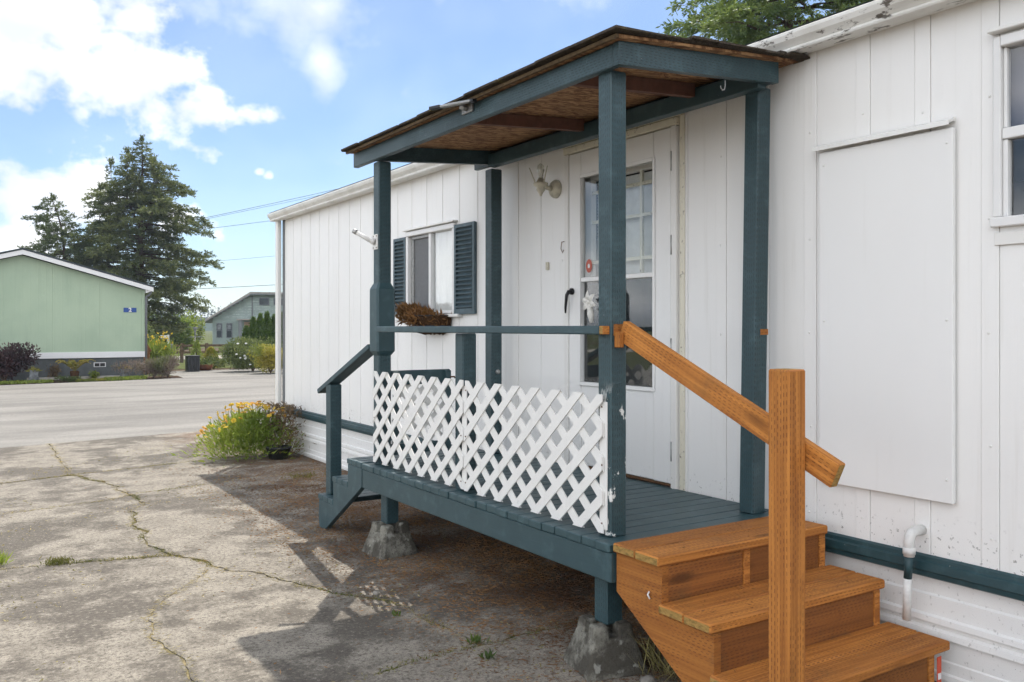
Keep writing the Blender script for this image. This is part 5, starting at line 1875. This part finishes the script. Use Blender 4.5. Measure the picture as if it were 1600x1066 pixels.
fe = thing('rail_fence', 'brown post and rail fence beyond the garden', 'fence', (10, 39, 0))
for k in range(9):
    x = 7.45 + k * 1.03
    board('post', (x - 0.06, 38.94, -0.03), (x + 0.06, 39.06, 0.80), 'fence_wood', fe, 0.008)
    for z in (0.64, 0.36):
        board('rail', (x + 0.05, 38.97, z), (x + 0.98, 39.02, z + 0.10), 'fence_wood', fe, 0.006)
up_ = thing('utility_pedestal', 'dark grey utility pedestal by the lilies', 'utility box', (7.5, 36.3, 0))
board('pedestal', (7.36, 36.2, 0.42), (7.56, 36.4, 0.82), 'grey_metal', up_, 0.02)
board('pedestal_post', (7.41, 36.25, -0.03), (7.51, 36.35, 0.419), 'fence_wood', up_, 0.01)
wp = thing('white_post', 'white post with a flat sign behind the lilies', 'post', (7.66, 38.0, 0))
board('post', (7.68, 37.95, 0), (7.76, 38.03, 1.17), 'neighbour_trim', wp, 0.005)
board('sign_board', (7.42, 37.97, 1.03), (7.675, 38.0, 1.15), 'neighbour_trim', wp, 0.005)
fd = thing('bird_table', 'white pole carrying two crossbars beyond the fence', 'pole', (10.19, 44, 0))
board('pole', (10.165, 43.97, 0), (10.215, 44.03, 1.0), 'pale_gravel', fd, 0.01)
board('crossbar', (9.9, 43.97, 1.0), (10.5, 44.03, 1.03), 'pot_grey', fd, 0.01)
board('crossbar', (9.85, 43.97, 1.48), (10.5, 44.03, 1.50), 'grey_metal', fd, 0.01)
MB().lathe([(0.03, 1.03), (0.04, 1.3), (0.12, 1.44), (0.13, 1.46), (0.03, 1.48)], (10.19, 44, 0), 10).build('feeder_dish', 'pot_grey', fd, True)

for k, (x, y, a, h, m, lb) in enumerate((
        (7.4, 54, 1.7, 2.7, 'leaf_green', 'dark leafy shrub tree under the spruce by the green house'), (10.6, 54.5, 1.8, 2.6, 'leaf_green', 'mid green leafy tree below the spruce branches'),
        (12.0, 55, 0.65, 2.0, 'leaf_bright', 'brighter green tree between spruce and grey house'), (14.0, 63, 0.8, 2.5, 'leaf_lime', 'sunlit yellow-green tree at the grey house corner'),
        (9.2, 60.0, 2.6, 3.3, 'leaf_green', 'far rounded green tree behind the spruce trunk'))):
    broadleaf('leafy_tree', lb, (x, y, -0.03), a, a * 0.8, h, 4200, 0.16, m, 130 + k, 'leafy trees beyond the rail fence')

# grey house far back
fh = thing('grey_house', 'grey-green modern house with sloping roof beyond the fence', 'house', (18.77, 75, 0))


def fh_top(x):
    return 1.93 + (x - 18.15) * 0.645 if x < 21.9 else 4.35


z = -0.05
while z < 4.3:
    z1 = min(z + 0.22, 4.3)
    xa = 18.77 if fh_top(18.77) > z1 else 18.15 + (z1 - 1.93) / 0.645
    MB().prism([(xa, 75.0 - 0.02), (28, 75.0 - 0.02), (28, 75.1), (xa, 75.1)], 'z', z, z1 - 0.012).build('siding_board', 'far_siding', fh)
    z += 0.22
MB().prism([(18.77, 75.12), (28, 75.12), (28, 84), (18.77, 84)], 'z', -0.05, 1.9).build('wall', 'far_siding', fh)
MB().prism([(18.05, 1.86), (21.9, 4.34), (28.2, 4.30), (28.2, 4.42), (21.85, 4.47), (18.0, 1.97)], 'y', 74.3, 84.3).build('roof', 'far_roof', fh)
MB().prism([(18.05, 1.82), (21.9, 4.24), (28.2, 4.2), (28.2, 4.30), (21.9, 4.335), (18.05, 1.855)], 'y', 74.3, 74.4).build('fascia', 'pot_grey', fh)
for (xa, xb, za, zb) in ((19.14, 19.5, 0.66, 1.79), (19.93, 20.30, 0.66, 1.79), (22.59, 23.31, 3.41, 3.95), (23.76, 24.5, 3.42, 3.92)):
    w_ = board('window', (xa - 0.06, 74.93, za - 0.06), (xb + 0.06, 74.975, zb + 0.06), 'pot_grey', fh, 0.01)
    if zb < 2:
        board('pane', (xa, 74.90, (za + zb) / 2 + 0.02), (xb, 74.925, zb), 'far_glass', w_, 0)
        board('pane', (xa, 74.90, za), (xb, 74.925, (za + zb) / 2 - 0.02), 'far_glass', w_, 0)
        board('shade', (xa + 0.04, 74.885, (za + zb) / 2 + 0.08), (xb - 0.04, 74.897, zb - 0.05), 'pot_grey', w_, 0)
    else:
        board('pane', (xa, 74.90, za), (xb, 74.925, zb), 'far_glass', w_, 0)
board('corner_strip', (21.93, 74.9, 0), (22.02, 74.975, 4.2), 'grey_metal', fh, 0.01)
board('porch_roof', (20.8, 73.6, 2.08), (23.2, 74.97, 2.2), 'far_roof', fh, 0.01)
board('porch_column', (20.95, 73.7, 0), (21.25, 74.0, 2.075), 'grey_metal', fh, 0.01)
board('front_door', (21.32, 74.9, 0.0), (22.0, 74.975, 1.95), 'far_door', fh, 0.01)
board('door_banner', (21.44, 74.86, 0.60), (21.83, 74.885, 1.53), 'banner_blue', fh, 0.005)

fh.rotation_euler.z = R(-20)

# far wooded hill
r = np.random.default_rng(200)
hill = MB()
nx = 60
for i in range(nx + 1):
    x = -150 + i * 10
    h = 6.2 + 1.5 * math.sin(i * 0.35) + 0.8 * math.sin(i * 0.9)
    hill.v += [(x, 400, -1), (x, 430, h), (x, 480, h + 1), (x, 520, -1)]
for i in range(nx):
    for j in range(3):
        a = i * 4 + j
        hill.f.append((a, a + 4, a + 5, a + 1))
tag(hill.build('hill', 'far_wood_mass', None, True), kind='structure')
n = 9000
k = r.integers(0, 420, n)
tx = np.sort(r.uniform(-100, 300, 420))
th = r.uniform(3.5, 7.5, 420)
zf = r.random(n)
pp = np.c_[tx[k] + r.normal(size=n) * 1.1 * (1 - zf), 425 + r.normal(size=n) * 2.0, 6.2 + zf * th[k]]
dd = r.normal(size=(n, 3)) + (0, 0, 0.3)
tag(quads_mesh('far_forest', blades(pp, dd, 1.1, 0.7, r), 'far_wood_mass'), 'distant dark conifer forest on the low hill', 'forest', kind='stuff')

# overhead wires
for (a, b, rad, lb) in (((2.0, 50, 4.75), (30.0, 50, 12.95), 0.016, 'topmost overhead wire running behind the roof'), ((2.0, 50.4, 4.80), (30.0, 50.4, 12.72), 0.012, 'overhead wire just under the topmost one'),
                        ((2.0, 50, 5.1), (30.0, 50, 10.6), 0.014, 'second overhead wire, ending at the gutter corner'), ((2.0, 50, 3.9), (30, 50, 7.65), 0.010, 'faint middle overhead wire beside the spruce'), ((2.0, 50, 2.95), (30, 50, 5.25), 0.018, 'lowest overhead wire above the grey house roof')):
    pts = [tuple(Vector(a).lerp(Vector(b), i / 12) + Vector((0, 0, -0.25 * math.sin(math.pi * i / 12) * 0.6))) for i in range(13)]
    tag(MB().tube(pts, rad * 0.8, 5).build('power_line', 'wire_grey', None), lb, 'wire', 'overhead wires')

# ------------------------------------------------------------------ the air
hm = bpy.data.materials.new('haze_air')
hm.use_nodes = True
hm.node_tree.nodes.clear()
pv = hm.node_tree.nodes.new('ShaderNodeVolumePrincipled')
pv.inputs['Density'].default_value = 0.0006
pv.inputs['Color'].default_value = (0.66, 0.76, 0.92, 1)
ou = hm.node_tree.nodes.new('ShaderNodeOutputMaterial')
hm.node_tree.links.new(pv.outputs[0], ou.inputs['Volume'])
MATS['haze_air'] = hm
tag(MB().box((-905, -905, -1.2), (905, 1505, 16.5)).build('haze', 'haze_air'), kind='stuff')
